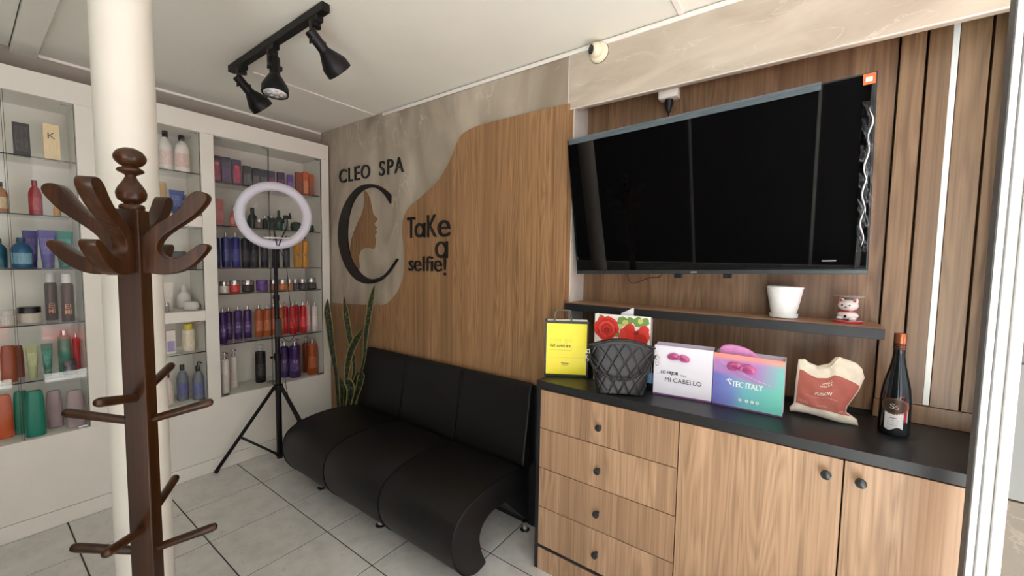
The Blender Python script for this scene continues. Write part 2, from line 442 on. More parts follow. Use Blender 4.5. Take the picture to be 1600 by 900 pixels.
def build_wall_back():
    bm = bm_new(); box(bm, -3.47, -0.957, YW, 2.06, 0, ZC + 0.02)
    wb = structure('wall_back', 'taupe marble feature wall with wood cladding', bm, MARBLE)
    # recess behind the television
    bm = bm_new(); box(bm, -0.957, 0.60, YB, 2.06, 0, ZC + 0.02); obj('recess_wall', bm, DARKGAP, wb)
    bm = bm_new(); box(bm, 0.505, 0.60, YW, YB, 0, ZC); obj('recess_side', bm, mat('pale_plaster', (205, 200, 190), 0.7), wb)
    bm = bm_new(); box(bm, -0.957, -0.953, YW + 0.002, YB - 0.002, 0.9, 2.3); obj('recess_return', bm, mat('pale_marble_edge', (206, 200, 190), 0.4, var=0.08, scale=14), wb)
    # marble bulkhead
    bm = bm_new(); box(bm, -0.985, 0.56, YW - 0.004, YW + 0.033, 2.208, ZC, 0.001); obj('bulkhead', bm, MARBLE_H, wb)
    bm = bm_new(); box(bm, -0.9875, -0.9855, YW - 0.006, YW + 0.02, 2.208, ZC - 0.02); obj('bulkhead_edge', bm, TRIMW, wb)
    bm = bm_new(); box(bm, -0.99, 0.56, YW - 0.0055, YW + 0.004, 2.206, 2.2085); obj('bulkhead_lip', bm, TRIMW, wb)
    # curved wood cladding
    edge = [(-0.975, 2.233), (-1.15, 2.2345), (-1.321, 2.236), (-1.50, 2.234), (-1.597, 2.228), (-1.673, 2.21), (-1.724, 2.172), (-1.793, 2.06), (-1.888, 1.958), (-2.023, 1.877), (-2.152, 1.816), (-2.222, 1.748), (-2.242, 1.658), (-2.229, 1.557), (-2.222, 1.456), (-2.229, 1.355), (-2.277, 1.251), (-2.362, 1.169), (-2.458, 1.123), (-2.661, 1.107), (-3.160, 1.084)]
    pts = sp2(edge, 6) + [(-3.160, 0.0), (-0.975, 0.0)]
    bm = bm_new(); prism(bm, pts, YW - 0.018, YW - 0.0005, lambda u, v, a: (u, a, v), bev=0.0015, seg=1)
    obj('curved_panel', bm, WALLWOOD, wb, label='walnut panel with a wavy upper edge')
    bm = bm_new(); box(bm, -0.975, -0.957, YW - 0.004, YW - 0.0002, 0.0, 2.206); obj('edge_board', bm, WALLWOOD, wb)
    # television back board
    bm = bm_new(); box(bm, -0.953, 0.232, 1.972, YB, 0.92, 2.29, 0.001); obj('back_board', bm, BACKWOOD, wb)
    # vertical planks with recessed joints
    for x0, x1 in ((0.2365, 0.299), (0.306, 0.3605), (0.3785, 0.447), (0.4535, 0.505)):
        bm = bm_new(); box(bm, x0, x1, 1.96, YB, 0.972, 2.262, 0.001); obj('plank', bm, SLATWOOD, wb)
    bm = bm_new(); box(bm, 0.3615, 0.3775, 1.964, YB, 0.974, 2.275, 0.001); obj('light_strip', bm, LEDW, wb, label='white vertical light strip between planks')
    bm = bm_new(); box(bm, 0.2335, 0.505, 1.958, YB, 0.906, 0.970, 0.001); obj('bottom_rail', bm, SLATWOOD, wb)
build_wall_back()

# shop sign lettering, logo and slogan
LETTER = mat('black_acrylic', (20, 19, 19), 0.35, var=0.05)
def letter_obj(parent, s, x0, x1, z0, z1, y, bold=0.012):
    bm = bm_new(); put_text(bm, s, lambda a, b: (x0 + a * (x1 - x0), y, z0 + b * (z1 - z0)), depth=(0, 0.009, 0), bold=bold)
    return obj('letter', bm, LETTER, parent)
def ring_a(parent, x0, x1, z0, z1, y, t=0.017):
    """single-storey letter a: a bowl and a stem"""
    bm = bm_new(); w = (x1 - x0); h = (z1 - z0); cx = x0 + w * 0.47; cz = z0 + h / 2; n = 28
    def loop(rx, rz): return [(cx + rx * math.cos(2 * PI * i / n), cz + rz * math.sin(2 * PI * i / n)) for i in range(n)]
    O = loop(w * 0.47, h * 0.5); I = loop(w * 0.47 - t, h * 0.5 - t)
    for q in (y, y + 0.009):
        pass
    V = [[bm.verts.new((p[0], q, p[1])) for p in L_] for L_ in (O, I) for q in (y, y + 0.009)]
    for i in range(n):
        j = (i + 1) % n
        bm.faces.new((V[0][i], V[0][j], V[2][j], V[2][i])); bm.faces.new((V[1][i], V[1][j], V[3][j], V[3][i]))
        bm.faces.new((V[0][i], V[0][j], V[1][j], V[1][i])); bm.faces.new((V[2][i], V[2][j], V[3][j], V[3][i]))
    box(bm, x1 - t, x1, y, y + 0.009, z0, z1)
    return obj('letter', bm, LETTER, parent)
yl = YW - 0.0095
sign = thing('wall_sign', 'black raised letters CLEO SPA on the marble wall above the big C', 'sign', (-2.63, YW, 2.05))
def off(o):
    o.matrix_parent_inverse = Matrix.Translation(-Vector(o.parent.location)); return o
for s, x0, x1 in (('C', -3.022, -2.922), ('L', -2.893, -2.839), ('E', -2.812, -2.747), ('O', -2.729, -2.618), ('S', -2.507, -2.446), ('P', -2.413, -2.348), ('A', -2.334, -2.240)):
    off(letter_obj(sign, s, x0, x1, 2.05, 2.154, yl, 0.004))
logo = thing('wall_logo', 'large black letter C framing a wooden woman\'s profile on the marble wall', 'logo', (-2.65, YW, 1.27))
outer = [(-2.373, 1.908), (-2.451, 1.956), (-2.535, 1.99), (-2.622, 2.005), (-2.713, 2.005), (-2.807, 1.98), (-2.905, 1.918), (-2.983, 1.834), (-3.031, 1.732), (-3.044, 1.635), (-3.028, 1.538), (-2.973, 1.432), (-2.899, 1.352), (-2.81, 1.298), (-2.707, 1.271), (-2.616, 1.27), (-2.512, 1.291), (-2.427, 1.334), (-2.359, 1.388), (-2.294, 1.457)]
inner = [(-2.309, 1.461), (-2.372, 1.401), (-2.441, 1.347), (-2.512, 1.318), (-2.585, 1.306), (-2.66, 1.313), (-2.753, 1.351), (-2.832, 1.424), (-2.888, 1.509), (-2.911, 1.604), (-2.909, 1.698), (-2.883, 1.8), (-2.824, 1.894), (-2.752, 1.947), (-2.667, 1.974), (-2.593, 1.978), (-2.521, 1.961), (-2.451, 1.918), (-2.386, 1.851), (-2.374, 1.848)]
bm = bm_new(); prism(bm, sp2(outer, 4) + sp2(inner, 4), yl - 0.002, YW - 0.0005, lambda u, v, a: (u, a, v)); off(obj('letter', bm, LETTER, logo))
face = [(-2.69, 1.971), (-2.653, 1.943), (-2.621, 1.892), (-2.602, 1.838), (-2.588, 1.793), (-2.566, 1.769), (-2.54, 1.753), (-2.537, 1.742), (-2.559, 1.728), (-2.572, 1.717), (-2.570, 1.705), (-2.549, 1.692), (-2.544, 1.678), (-2.560, 1.668), (-2.544, 1.657), (-2.55, 1.641), (-2.567, 1.631), (-2.565, 1.619), (-2.556, 1.601), (-2.561, 1.562), (-2.571, 1.533), (-2.59, 1.528), (-2.643, 1.537), (-2.704, 1.534), (-2.747, 1.516), (-2.77, 1.481), (-2.768, 1.434), (-2.762, 1.377), (-2.792, 1.383), (-2.84, 1.424), (-2.872, 1.48), (-2.884, 1.537), (-2.87, 1.594), (-2.828, 1.667), (-2.779, 1.73), (-2.731, 1.783), (-2.703, 1.835), (-2.69, 1.897), (-2.695, 1.952)]
bm = bm_new(); prism(bm, face, YW - 0.006, YW - 0.0005, lambda u, v, a: (u, a, v)); off(obj('face_silhouette', bm, WALLWOOD, logo, label='walnut cut-out of a woman\'s face in profile'))
slog = thing('wall_slogan', 'black raised letters TaKe a selfie! on the walnut panel beside the C', 'sign', (-1.98, YW - 0.018, 1.38))
ys = YW - 0.028
for s, x0, x1, z0, z1 in (('T', -2.178, -2.099, 1.600, 1.735), ('K', -1.982, -1.895, 1.600, 1.742), ('e', -1.885, -1.776, 1.598, 1.704), ('s', -2.162, -2.118, 1.378, 1.450), ('e', -2.110, -2.040, 1.378, 1.450), ('l', -2.024, -2.008, 1.381, 1.476), ('f', -1.994, -1.952, 1.382, 1.478), ('i', -1.945, -1.929, 1.382, 1.476), ('e', -1.919, -1.846, 1.380, 1.452), ('!', -1.829, -1.810, 1.357, 1.472)):
    off(letter_obj(slog, s, x0, x1, z0, z1, ys, 0.0))
off(ring_a(slog, -2.103, -2.002, 1.600, 1.694, ys)); off(ring_a(slog, -1.907, -1.795, 1.467, 1.572, ys))

# door jamb at the right and the outside
def build_entrance():
    d = structure('door_1', 'white aluminium sliding door jamb')
    d.location = (0.37, 1.40, 0)
    alu = mat('white_aluminium', (236, 236, 234), 0.4, var=0.01)
    gry = mat('jamb_shade_grey', (120, 120, 122), 0.6, var=0.03)  # grey paints in the shade of the jamb's groove and inner side
    for nm, x0, x1, y0, y1, m in (('jamb_profile', 0.3445, 0.3560, 1.362, 1.400, alu), ('groove_shade', 0.3565, 0.3620, 1.385, 1.400, gry), ('jamb_profile', 0.3625, 0.379, 1.370, 1.400, alu), ('jamb_profile', 0.3795, 0.3975, 1.360, 1.400, alu), ('jamb_side_shade', 0.3425, 0.3440, 1.364, 1.402, gry)):
        bm = bm_new(); box(bm, x0, x1, y0, y1, 0.0, ZC, 0.0008); off(obj(nm, bm, m, d))
    bm = bm_new(); box(bm, 0.349, 0.398, -2.62, -2.55, 0.0, ZC, 0.001); off(obj('jamb_profile', bm, alu, d))
    bm = bm_new(); box(bm, 0.349, 0.398, -2.55, 1.36, 0.0, 0.012, 0.001); off(obj('door_track', bm, alu, d))
    # stone cladding outside
    ex = structure('wall_exterior', 'stone clad pier outside the door')
    g1 = marble('grey_stone', (104, 100, 94), (78, 75, 69), (128, 123, 116), stretch=(1, 1, 3.2))
    g2 = mat('pale_stone', (112, 112, 108), 0.35, var=0.03, scale=5)
    g3 = marble('tan_stone', (118, 102, 82), (92, 78, 62), (150, 138, 120), stretch=(2, 2, 2))
    for z0, z1, m in ((-0.7, 0.768, g3), (0.772, 1.178, g2), (1.182, 1.80, g1), (1.804, ZC + 0.3, g1)):
        bm = bm_new(); box(bm, 0.602, 1.9, 1.86, 2.06, z0, z1, 0.002); obj('stone_slab', bm, m, ex)
        bm = bm_new(); box(bm, 0.47, 0.5995, 1.86, 1.99, z0, z1, 0.002) if False else box(bm, 0.505, 0.5995, 1.80, 1.8165, z0, z1, 0.002); obj('stone_slab', bm, m, ex)
    bm = bm_new(); box(bm, 0.50, 1.05, -6, 5, -0.16, -0.004, 0.003)
    structure('doorstep', 'concrete step outside the door', bm, mat('concrete', (188, 188, 186), 0.8, var=0.06, scale=12))
    bm = bm_new(); box(bm, 0.50, 30, -25, 25, -0.75, -0.6)
    structure('street', 'sunlit street outside the shop', bm, mat('asphalt', (172, 174, 178), 0.9, var=0.08, scale=8))
    bm = bm_new(); box(bm, 0.56, 1.75, -6, 3, ZC + 0.05, ZC + 0.15)
    structure('added_sun_block', 'unseen roof slab added to keep direct sun out of the shop', bm, CEIL)  # out of view, added so the sun stops short of the shop floor
    bm = bm_new(); box(bm, 13, 17, -16, 16, -0.6, 6.5)
    fb = structure('added_facade', 'unseen pale building added across the street to dim sky reflections', bm, mat('stucco', (164, 164, 166), 0.9, var=0.06, scale=2))  # out of view, added to lower the sky's reflection in the cabinet glass
build_entrance()

# ------------------------------------------------------------------ white display cabinets
Y3 = (1.018, 1.743); Y2 = (0.475, 0.944); Y1 = (-0.42, 0.398)
ZT, ZB, ZTOP, XB = 2.245, 0.498, 2.362, -3.452
SH3 = (1.955, 1.665, 1.378, 1.20, 0.852); SH1 = (1.945, 1.653, 1.377, 1.087, 0.795)
def build_cabinet():
    c = thing('display_cabinet', 'white built-in cabinet of glazed bays full of hair products along the left wall', 'cabinet', (XC, 0.7, 0))
    def part(nm, x0, x1, y0, y1, z0, z1, m=WHITE_PAINT, b=0.0015, p=None, lab=None):
        bm = bm_new(); box(bm, x0, x1, y0, y1, z0, z1, b); o = obj(nm, bm, m, p or c, label=lab)
        if p is None: off(o)
        return o
    part('base_panel', XC - 0.02, XC, -0.50, 1.803, 0.088, ZB)
    part('plinth', XC - 0.02, XC + 0.004, -0.50, 1.803, 0.0, 0.086)
    part('top_rail', XC - 0.02, XC, -0.50, 1.803, ZT, ZTOP)
    for y0, y1 in ((-0.50, Y1[0]), (Y1[1], Y2[0]), (Y2[1], Y3[0]), (Y3[1], 1.803)):
        part('stile', XC - 0.02, XC, y0, y1, ZB + 0.0005, ZT - 0.0005)
    part('back_panel', XB - 0.012, XB, -0.50, 1.803, 0.0, ZTOP)
    part('bottom_board', XB, XC - 0.021, -0.50, 1.803, ZB - 0.018, ZB)
    part('top_board', XB, XC - 0.021, -0.50, 1.803, ZT, ZT + 0.018)
    for y in (-0.46, (Y1[1] + Y2[0]) / 2, (Y2[1] + Y3[0]) / 2, Y3[1] + 0.03):
        w = 0.035 if y < 1.6 and y > -0.4 else 0.03
        part('side_panel', XB, XC - 0.021, y - w, y + w, ZB, ZT)
    for z0, z1 in ((1.642, 1.712), (1.033, 1.10)):
        part('divider', XB, XC, Y2[0] + 0.001, Y2[1] - 0.001, z0, z1)
    def shelf(y0, y1, z):
        o = part('glass_shelf', XB + 0.002, XC - 0.034, y0 - 0.006, y1 + 0.006, z - 0.006, z, GLASS, 0)
        e = part('shelf_edge', XC - 0.0338, XC - 0.0325, y0 - 0.004, y1 + 0.004, z - 0.006, z, GLASSEDGE, 0)
    for z in SH3: shelf(*Y3, z)
    for z in SH1: shelf(*Y1, z)
    for z in (1.985, 1.368, 0.825): shelf(*Y2, z)
    def gdoor(y0, y1, z0, z1, hinges):
        o = part('glass_door', XC - 0.013, XC - 0.009, y0 + 0.002, y1 - 0.002, z0 + 0.002, z1 - 0.002, GLASS, 0)
        for yy in (y0 + 0.002, y1 - 0.0035):
            e = part('door_edge', XC - 0.0135, XC - 0.0085, yy, yy + 0.0015, z0 + 0.002, z1 - 0.002, GLASSEDGE, 0)
        for y, z in hinges:
            part('hinge', XC - 0.018, XC - 0.004, y - 0.018, y + 0.018, z - 0.006, z + 0.006, CHROME, 0.001)
    ym = 1.352
    gdoor(Y3[0], ym, ZB, ZT, [(Y3[0] + 0.03, ZT - 0.010), (Y3[0] + 0.03, ZB + 0.010), (ym - 0.02, ZT - 0.010)])
    gdoor(ym, Y3[1], ZB, ZT, [(Y3[1] - 0.03, ZT - 0.010), (Y3[1] - 0.03, ZB + 0.010)])
    gdoor(Y2[0], Y2[1], 1.712, ZT, [(Y2[1] - 0.03, ZT - 0.010)])
    gdoor(Y2[0], Y2[1], 1.10, 1.642, [(Y2[1] - 0.03, 1.632)])
    gdoor(Y2[0], Y2[1], ZB, 1.033, [(Y2[1] - 0.03, 1.023), (Y2[1] - 0.03, ZB + 0.01)])
    gdoor(0.16, Y1[1], ZB, ZT, [(Y1[1] - 0.03, ZT - 0.010), (Y1[1] - 0.03, ZB + 0.010)])
    gdoor(Y1[0], 0.158, ZB, ZT, [])
build_cabinet()
# ------------------------------------------------------------------ hair products
def vivid(rgb, k=1.25, g=0.92):
    m_ = sum(rgb) / 3
    return tuple(int(max(4, min(250, (m_ + (v - m_) * k) * (g if m_ < 190 else 1.0)))) for v in rgb)
def cm(rgb, rough=0.35, metal=0.0):
    return mat('plastic_%d_%d_%d_%d' % (rgb[0], rgb[1], rgb[2], int(metal * 10)), rgb, rough, metal, var=0.05, scale=40)
SILVER = (196, 194, 192); WHT = (226, 222, 216); BLK = (24, 23, 25); GOLD = (190, 146, 66)
def arc_label(bm, r, z0, z1, a=1.0, n=10, sx=1.0, sy=1.0, dr=0.0006):
    R = r + dr
    A = [[bm.verts.new((R * math.cos(-a + 2 * a * i / n) * sx, R * math.sin(-a + 2 * a * i / n) * sy, z)) for i in range(n + 1)] for z in (z0, z1)]
    for i in range(n): bm.faces.new((A[0][i], A[0][i + 1], A[1][i + 1], A[1][i]))
def arc_text(bm, s, r, z0, z1, width, dr=0.0012, a0=0.0, bold=0.004):
    put_text(bm, s, lambda a, b: ((r + dr) * math.cos(a0 + (a - 0.5) * width / r), (r + dr) * math.sin(a0 + (a - 0.5) * width / r), z0 + b * (z1 - z0)), bold=bold)
TOCAM = lambda x, y: math.atan2(-y, -x)

def product(style, x, y, z, h, w, body, cap, label, cat, group=None, lab=None, ink=(225, 222, 216), name=None, text=None, rot=None, band=(0.22, 0.6), depth=None, capr=None):
    yaw = (TOCAM(x, y) * 0.55 if rot is None else rot)
    nm = name or {'box': 'product_box', 'jar': 'cosmetic_jar', 'bowl': 'cosmetic_jar', 'tube': 'cream_tube', 'spray': 'spray_can', 'pump': 'pump_bottle'}.get(style, 'shampoo_bottle')
    t = thing(nm, label, cat, (x, y, z + 0.0008), yaw, group)
    body = vivid(body) if isinstance(body, tuple) else body
    if lab: lab = vivid(lab)
    bmat = cm(body) if not isinstance(body, bpy.types.Material) else body
    metal = 1.0 if cap == SILVER else 0.0
    cmat = cm(cap, 0.25, metal) if cap else None
    r = w / 2
    b = bm_new(); c = bm_new(); l = bm_new()
    if style == 'box':
        d = depth or w * 0.8
        box(b, -d / 2, d / 2, -w / 2, w / 2, 0, h, 0.0012)
        obj('carton', b, bmat, t)
        if lab:
            f = d / 2 + 0.0006
            box(l, d / 2, f, -w * 0.40, w * 0.40, h * band[0], h * band[1]); obj('printed_panel', l, print_mat('print_%d%d%d_%d%d%d' % (lab + ink), lab, ink), t)
        else: l.free()
        c.free()
        return t
    if style == 'tube':
        n = 20; hc = h * 0.16
        lathe(c, [(r * 0.62, 0), (r * 0.66, 0.002), (r * 0.66, hc - 0.002), (r * 0.62, hc)], n); obj('cap', c, cmat, t, True, angle=40)
        rows = []
        for k in range(7):
            q = k / 6; zz = hc + (h - hc) * q
            ry = r * (0.70 + 0.30 * q); rx = r * 0.70 * (1 - q) + 0.0015
            rows.append([b.verts.new((rx * math.cos(2 * PI * i / n), ry * math.sin(2 * PI * i / n), zz)) for i in range(n)])
        for A, B in zip(rows[:-1], rows[1:]):
            for i in range(n): b.faces.new((A[i], A[(i + 1) % n], B[(i + 1) % n], B[i]))
        b.faces.new(rows[0]); b.faces.new(rows[-1])
        obj('body', b, bmat, t, True, angle=50)
        if lab:
            A = []
            for k in range(4):
                q = 0.25 + 0.5 * k / 3; zz = hc + (h - hc) * q; ry = r * (0.70 + 0.30 * q); rx = r * 0.70 * (1 - q) + 0.0015
                A.append([l.verts.new(((rx + 0.0007) * math.cos(a), (ry + 0.0007) * math.sin(a), zz)) for a in [(-0.9 + 1.8 * i / 8) for i in range(9)]])
            for P, Q in zip(A[:-1], A[1:]):
                for i in range(8): l.faces.new((P[i], P[i + 1], Q[i + 1], Q[i]))
            obj('printed_label', l, print_mat('print_%d%d%d_%d%d%d' % (lab + ink), lab, ink), t, True)
        else: l.free()
        return t
    if style == 'jar':
        hb = h * 0.62
        lathe(b, [(r * 0.9, 0), (r, 0.004), (r, hb - 0.002), (r * 0.97, hb)], 24); lathe(c, [(r * 0.99, hb + 0.0005), (r * 1.0, hb + 0.003), (r, h - 0.004), (r * 0.94, h)], 24)
        lr, lz0, lz1 = r, hb * 0.15, hb * 0.85
    elif style == 'bowl':
        lathe(b, [(r * 0.7, 0), (r * 0.95, h * 0.2), (r, h * 0.45), (r * 0.9, h * 0.62)], 24); lathe(c, [(r * 0.93, h * 0.625), (r * 0.93, h * 0.72), (r * 0.75, h * 0.92), (r * 0.3, h), (0, h)], 24)
        lr, lz0, lz1 = r, h * 0.35, h * 0.5
    elif style == 'spray':
        hb = h * 0.80
        lathe(b, [(r * 0.94, 0), (r, 0.003), (r, hb * 0.93), (r * 0.9, hb * 0.98), (r * 0.78, hb)], 24); lathe(c, [(r * 0.76, hb + 0.0005), (r * 0.76, h - 0.006), (r * 0.68, h)], 24)
        lr, lz0, lz1 = r, hb * band[0], hb * band[1]
    elif style == 'tall':
        r *= 1.08; hb = h * 0.87; cr = capr or 0.34
        lathe(b, [(r * 0.92, 0), (r, 0.004), (r, hb * 0.93), (r * 0.93, hb * 0.97), (r * 0.55, hb), (r * cr * 1.2, hb * 1.003)], 24)
        lathe(c, [(r * cr * 1.15, hb + 0.001), (r * cr * 1.15, hb + 0.006), (r * cr, hb + 0.008), (r * cr, h - 0.002), (r * cr * 0.8, h)], 16)
        lr, lz0, lz1 = r, hb * band[0], hb * band[1]
    elif style == 'pump':
        hb = h * 0.83
        lathe(b, [(r * 0.92, 0), (r, 0.004), (r, hb * 0.93), (r * 0.93, hb * 0.97), (r * 0.5, hb), (r * 0.42, hb * 1.003)], 24)
        lathe(c, [(r * 0.45, hb + 0.001), (r * 0.45, hb + h * 0.05), (r * 0.16, hb + h * 0.055), (r * 0.16, h - h * 0.035), (r * 0.42, h - h * 0.033), (r * 0.42, h - 0.001), (r * 0.36, h)], 14)
        tube(c, [(0, 0, h - h * 0.016), (r * 0.5, 0.25 * r, h - h * 0.016), (r * 1.1, 0.5 * r, h - h * 0.024)], r * 0.15, 6)
        lr, lz0, lz1 = r, hb * band[0], hb * band[1]
    elif style == 'round':
        hb = h * 0.74
        lathe(b, [(r * 0.8, 0), (r * 0.96, h * 0.04), (r, h * 0.2), (r, h * 0.42), (r * 0.86, h * 0.58), (r * 0.5, h * 0.68), (r * 0.32, hb)], 24)
        lathe(c, [(r * 0.34, hb + 0.0005), (r * 0.40, hb + 0.002), (r * 0.40, h - 0.003), (r * 0.36, h)], 16)
        lr, lz0, lz1 = r, h * 0.12, h * 0.40
    elif style == 'shoulder':
        hb = h * 0.84
        lathe(b, [(r * 0.94, 0), (r, 0.005), (r, h * 0.58), (r * 0.93, h * 0.66), (r * 0.70, h * 0.76), (r * 0.40, h * 0.82), (r * 0.36, hb)], 24)
        lathe(c, [(r * 0.40, hb + 0.0005), (r * 0.42, hb + 0.003), (r * 0.42, h - 0.003), (r * 0.38, h)], 16)
        lr, lz0, lz1 = r, h * 0.14, h * 0.50
    elif style == 'flat':
        hb = h * 0.97
        lathe(b, [(r * 0.92, 0), (r, 0.005), (r * 0.94, h * 0.75), (r * 0.80, h * 0.96), (r * 0.66, h)], 28, sx=0.62, power=2.6); c.free(); c = None
        lr, lz0, lz1 = None, 0, 0
    obj('body', b, bmat, t, True, angle=45)
    if c is not None: obj('pump' if style == 'pump' else ('lid' if style in ('jar', 'bowl') else 'cap'), c, cmat, t, True, angle=40)
    if lab and lr:
        arc_label(l, lr, lz0, lz1, 1.15); obj('printed_label', l, print_mat('print_%d%d%d_%d%d%d' % (lab + ink), lab, ink), t, True)
    else: l.free()
    if text and lr:
        tb = bm_new(); s, q0, q1, wd, rgb = text; arc_text(tb, s, lr, h * q0, h * q1, wd); obj('lettering', tb, cm(rgb), t)
    return t

ORD = ['first', 'second', 'third', 'fourth', 'fifth', 'sixth', 'seventh', 'eighth', 'ninth', 'tenth', 'eleventh', 'twelfth', 'thirteenth', 'fourteenth']
PURP = (64, 38, 100); COPP = (168, 92, 50); REDB = (186, 30, 40)
def P(style, x, y, z, h, w, body, cap, label, cat='bottle', **k): return product(style, x, y, z, h, w, body, cap, label, cat, **k)

# right bay, top glass shelf: cartons
z = SH3[0]; G = 'hair colour cartons on the right bay top shelf'
rows = [(1.066, .181, .040, (54, 34, 62), (150, 44, 84), 'dark purple carton with pink disc'), (1.119, .180, .054, (58, 44, 70), (84, 66, 100), 'tall dark purple carton without disc'), (1.183, .176, .052, (56, 34, 66), (170, 50, 90), 'dark purple carton with bright pink disc'),
        (1.248, .148, .048, (50, 48, 54), (96, 94, 100), 'short charcoal carton'), (1.307, .142, .045, (50, 50, 54), (100, 98, 104), 'short charcoal carton'), (1.359, .142, .046, (52, 48, 58), (98, 94, 104), 'short charcoal carton'),
        (1.412, .142, .046, (62, 40, 76), (140, 58, 92), 'short plum carton with pink foot'), (1.480, .145, .048, (54, 36, 76), (120, 50, 96), 'short plum carton with dark foot'), (1.547, .140, .040, (120, 92, 168), (164, 130, 200), 'small lilac carton'),
        (1.615, .171, .046, (150, 72, 30), (112, 52, 24), 'brown orange carton'), (1.668, .185, .040, (196, 100, 44), (226, 150, 96), 'bright orange carton'), (1.714, .175, .034, (178, 86, 36), (140, 66, 30), 'narrow orange carton')]
for i, (y, h, w, c, l, d) in enumerate(rows):
    t = P('box', -3.27, y, z, h, w, c, None, '%s, %s from left on the right bay top shelf' % (d, ORD[i]), 'box', group=G, lab=l, ink=(176, 170, 176), band=(0.10, 0.62))
    if 'disc' in d and 'without' not in d:
        b = bm_new(); lathe(b, [(w * 0.30, 0), (w * 0.30, 0.0006), (w * 0.1, 0.0007)], 18, M=Matrix.Translation((w * 0.4 + 0.0007, 0, h * 0.70)) @ Matrix.Rotation(PI / 2, 4, 'Y')); obj('printed_disc', b, cm((206, 62, 96)), t)
# second shelf: pink and green line
z = SH3[1]; sh = 'on the right bay second shelf'
P('box', -3.27, 1.073, z, .179, .045, (190, 112, 112), None, 'tall dusty pink tube carton at the left end ' + sh, 'box', depth=.03, lab=(196, 122, 120), ink=(222, 190, 186))
P('round', -3.25, 1.152, z, .144, .052, (196, 116, 112), SILVER, 'round pink pump bottle in front of a pink carton ' + sh, lab=(204, 134, 128))
P('box', -3.30, 1.195, z, .149, .036, (192, 112, 108), None, 'pink carton behind the round pink bottle ' + sh, 'box', depth=.03)
P('round', -3.30, 1.290, z, .149, .067, (24, 46, 40), (16, 32, 30), 'dark green round bottle behind a grey jar ' + sh)
P('jar', -3.23, 1.303, z, .066, .050, (150, 140, 142), SILVER, 'small grey jar with silver lid ' + sh, 'jar')
P('round', -3.27, 1.362, z, .104, .044, (26, 62, 54), SILVER, 'small dark green pump flask, left of two, ' + sh)
P('round', -3.27, 1.411, z, .109, .038, (28, 66, 56), SILVER, 'small dark green pump flask, right of two, ' + sh)
P('round', -3.28, 1.465, z, .148, .050, (34, 78, 66), (20, 40, 36), 'green bottle with tall dark stopper seen through the ring light')
P('round', -3.27, 1.515, z, .130, .030, (150, 160, 150), SILVER, 'slim clear bottle with silver pump seen through the ring light')
P('bowl', -3.27, 1.588, z, .072, .085, (24, 60, 52), (30, 70, 60), 'wide dark green jar inside the ring light opening', 'jar')
P('bowl', -3.27, 1.708, z, .060, .045, (26, 60, 52), (22, 50, 44), 'small dark green jar at the right end ' + sh, 'jar')
# third shelf
z = SH3[2]; G = 'tall bottles on the right bay third shelf'
rows = [(1.047, .236, .042, (26, 40, 82), 'navy blue'), (1.106, .241, .048, (28, 40, 96), 'navy blue'), (1.165, .245, .049, (26, 36, 110), 'royal blue'), (1.228, .242, .050, (22, 24, 32), 'black'), (1.286, .244, .048, (22, 24, 32), 'black'), (1.353, .243, .050, (24, 26, 34), 'black'), (1.431, .243, .050, (26, 26, 34), 'black'), (1.509, .243, .046, (36, 34, 40), 'charcoal'), (1.594, .248, .048, (206, 150, 58), 'golden'), (1.655, .250, .042, (210, 150, 54), 'golden')]
for i, (y, h, w, c, d) in enumerate(rows):
    P('tall', -3.27, y, z, h, w, c, SILVER, 'tall %s bottle with silver cap, %s from left on the right bay third shelf' % (d, ORD[i]), group=G, lab=tuple(min(255, v + 14) for v in c), ink=(150, 158, 184) if d != 'golden' else (70, 46, 20), text=(('C', .36, .46, .018, (60, 40, 20)) if d == 'golden' else None))
# fourth shelf: jars
z = SH3[3]; G = 'jars on the right bay fourth shelf'
rows = [(1.087, .080, .056, (224, 216, 206), SILVER, 'white jar with silver lid', (232, 226, 218), (150, 60, 70)), (1.153, .088, .064, (200, 30, 40), SILVER, 'red jar with silver lid', (210, 50, 56), (240, 220, 220)), (1.237, .088, .078, (28, 26, 28), SILVER, 'wide black jar with silver lid', (34, 32, 34), (170, 166, 168)), (1.331, .085, .078, (88, 56, 130), (104, 70, 146), 'wide purple jar', (96, 62, 138), (190, 170, 210)),
        (1.412, .088, .056, (140, 84, 56), SILVER, 'brown jar with silver lid', (150, 92, 62), (220, 190, 170)), (1.477, .087, .058, (184, 112, 66), SILVER, 'copper jar with silver lid', (196, 124, 76), (240, 220, 200)), (1.530, .088, .032, (196, 140, 90), SILVER, 'narrow golden jar', (204, 150, 100), (90, 60, 40)), (1.571, .084, .036, (56, 54, 58), SILVER, 'narrow charcoal jar', (66, 64, 68), (190, 188, 190)), (1.628, .088, .062, (30, 30, 32), SILVER, 'black jar with silver lid', (36, 36, 38), (186, 184, 186)), (1.703, .090, .070, (30, 30, 32), SILVER, 'wide black jar at the right end', (36, 36, 38), (186, 184, 186))]
for i, (y, h, w, c, cp, d, l, ink) in enumerate(rows):
    P('jar', -3.27, y, z, h, w, c, cp, '%s, %s from left on the right bay fourth shelf' % (d, ORD[i]), 'jar', group=G, lab=l, ink=ink)
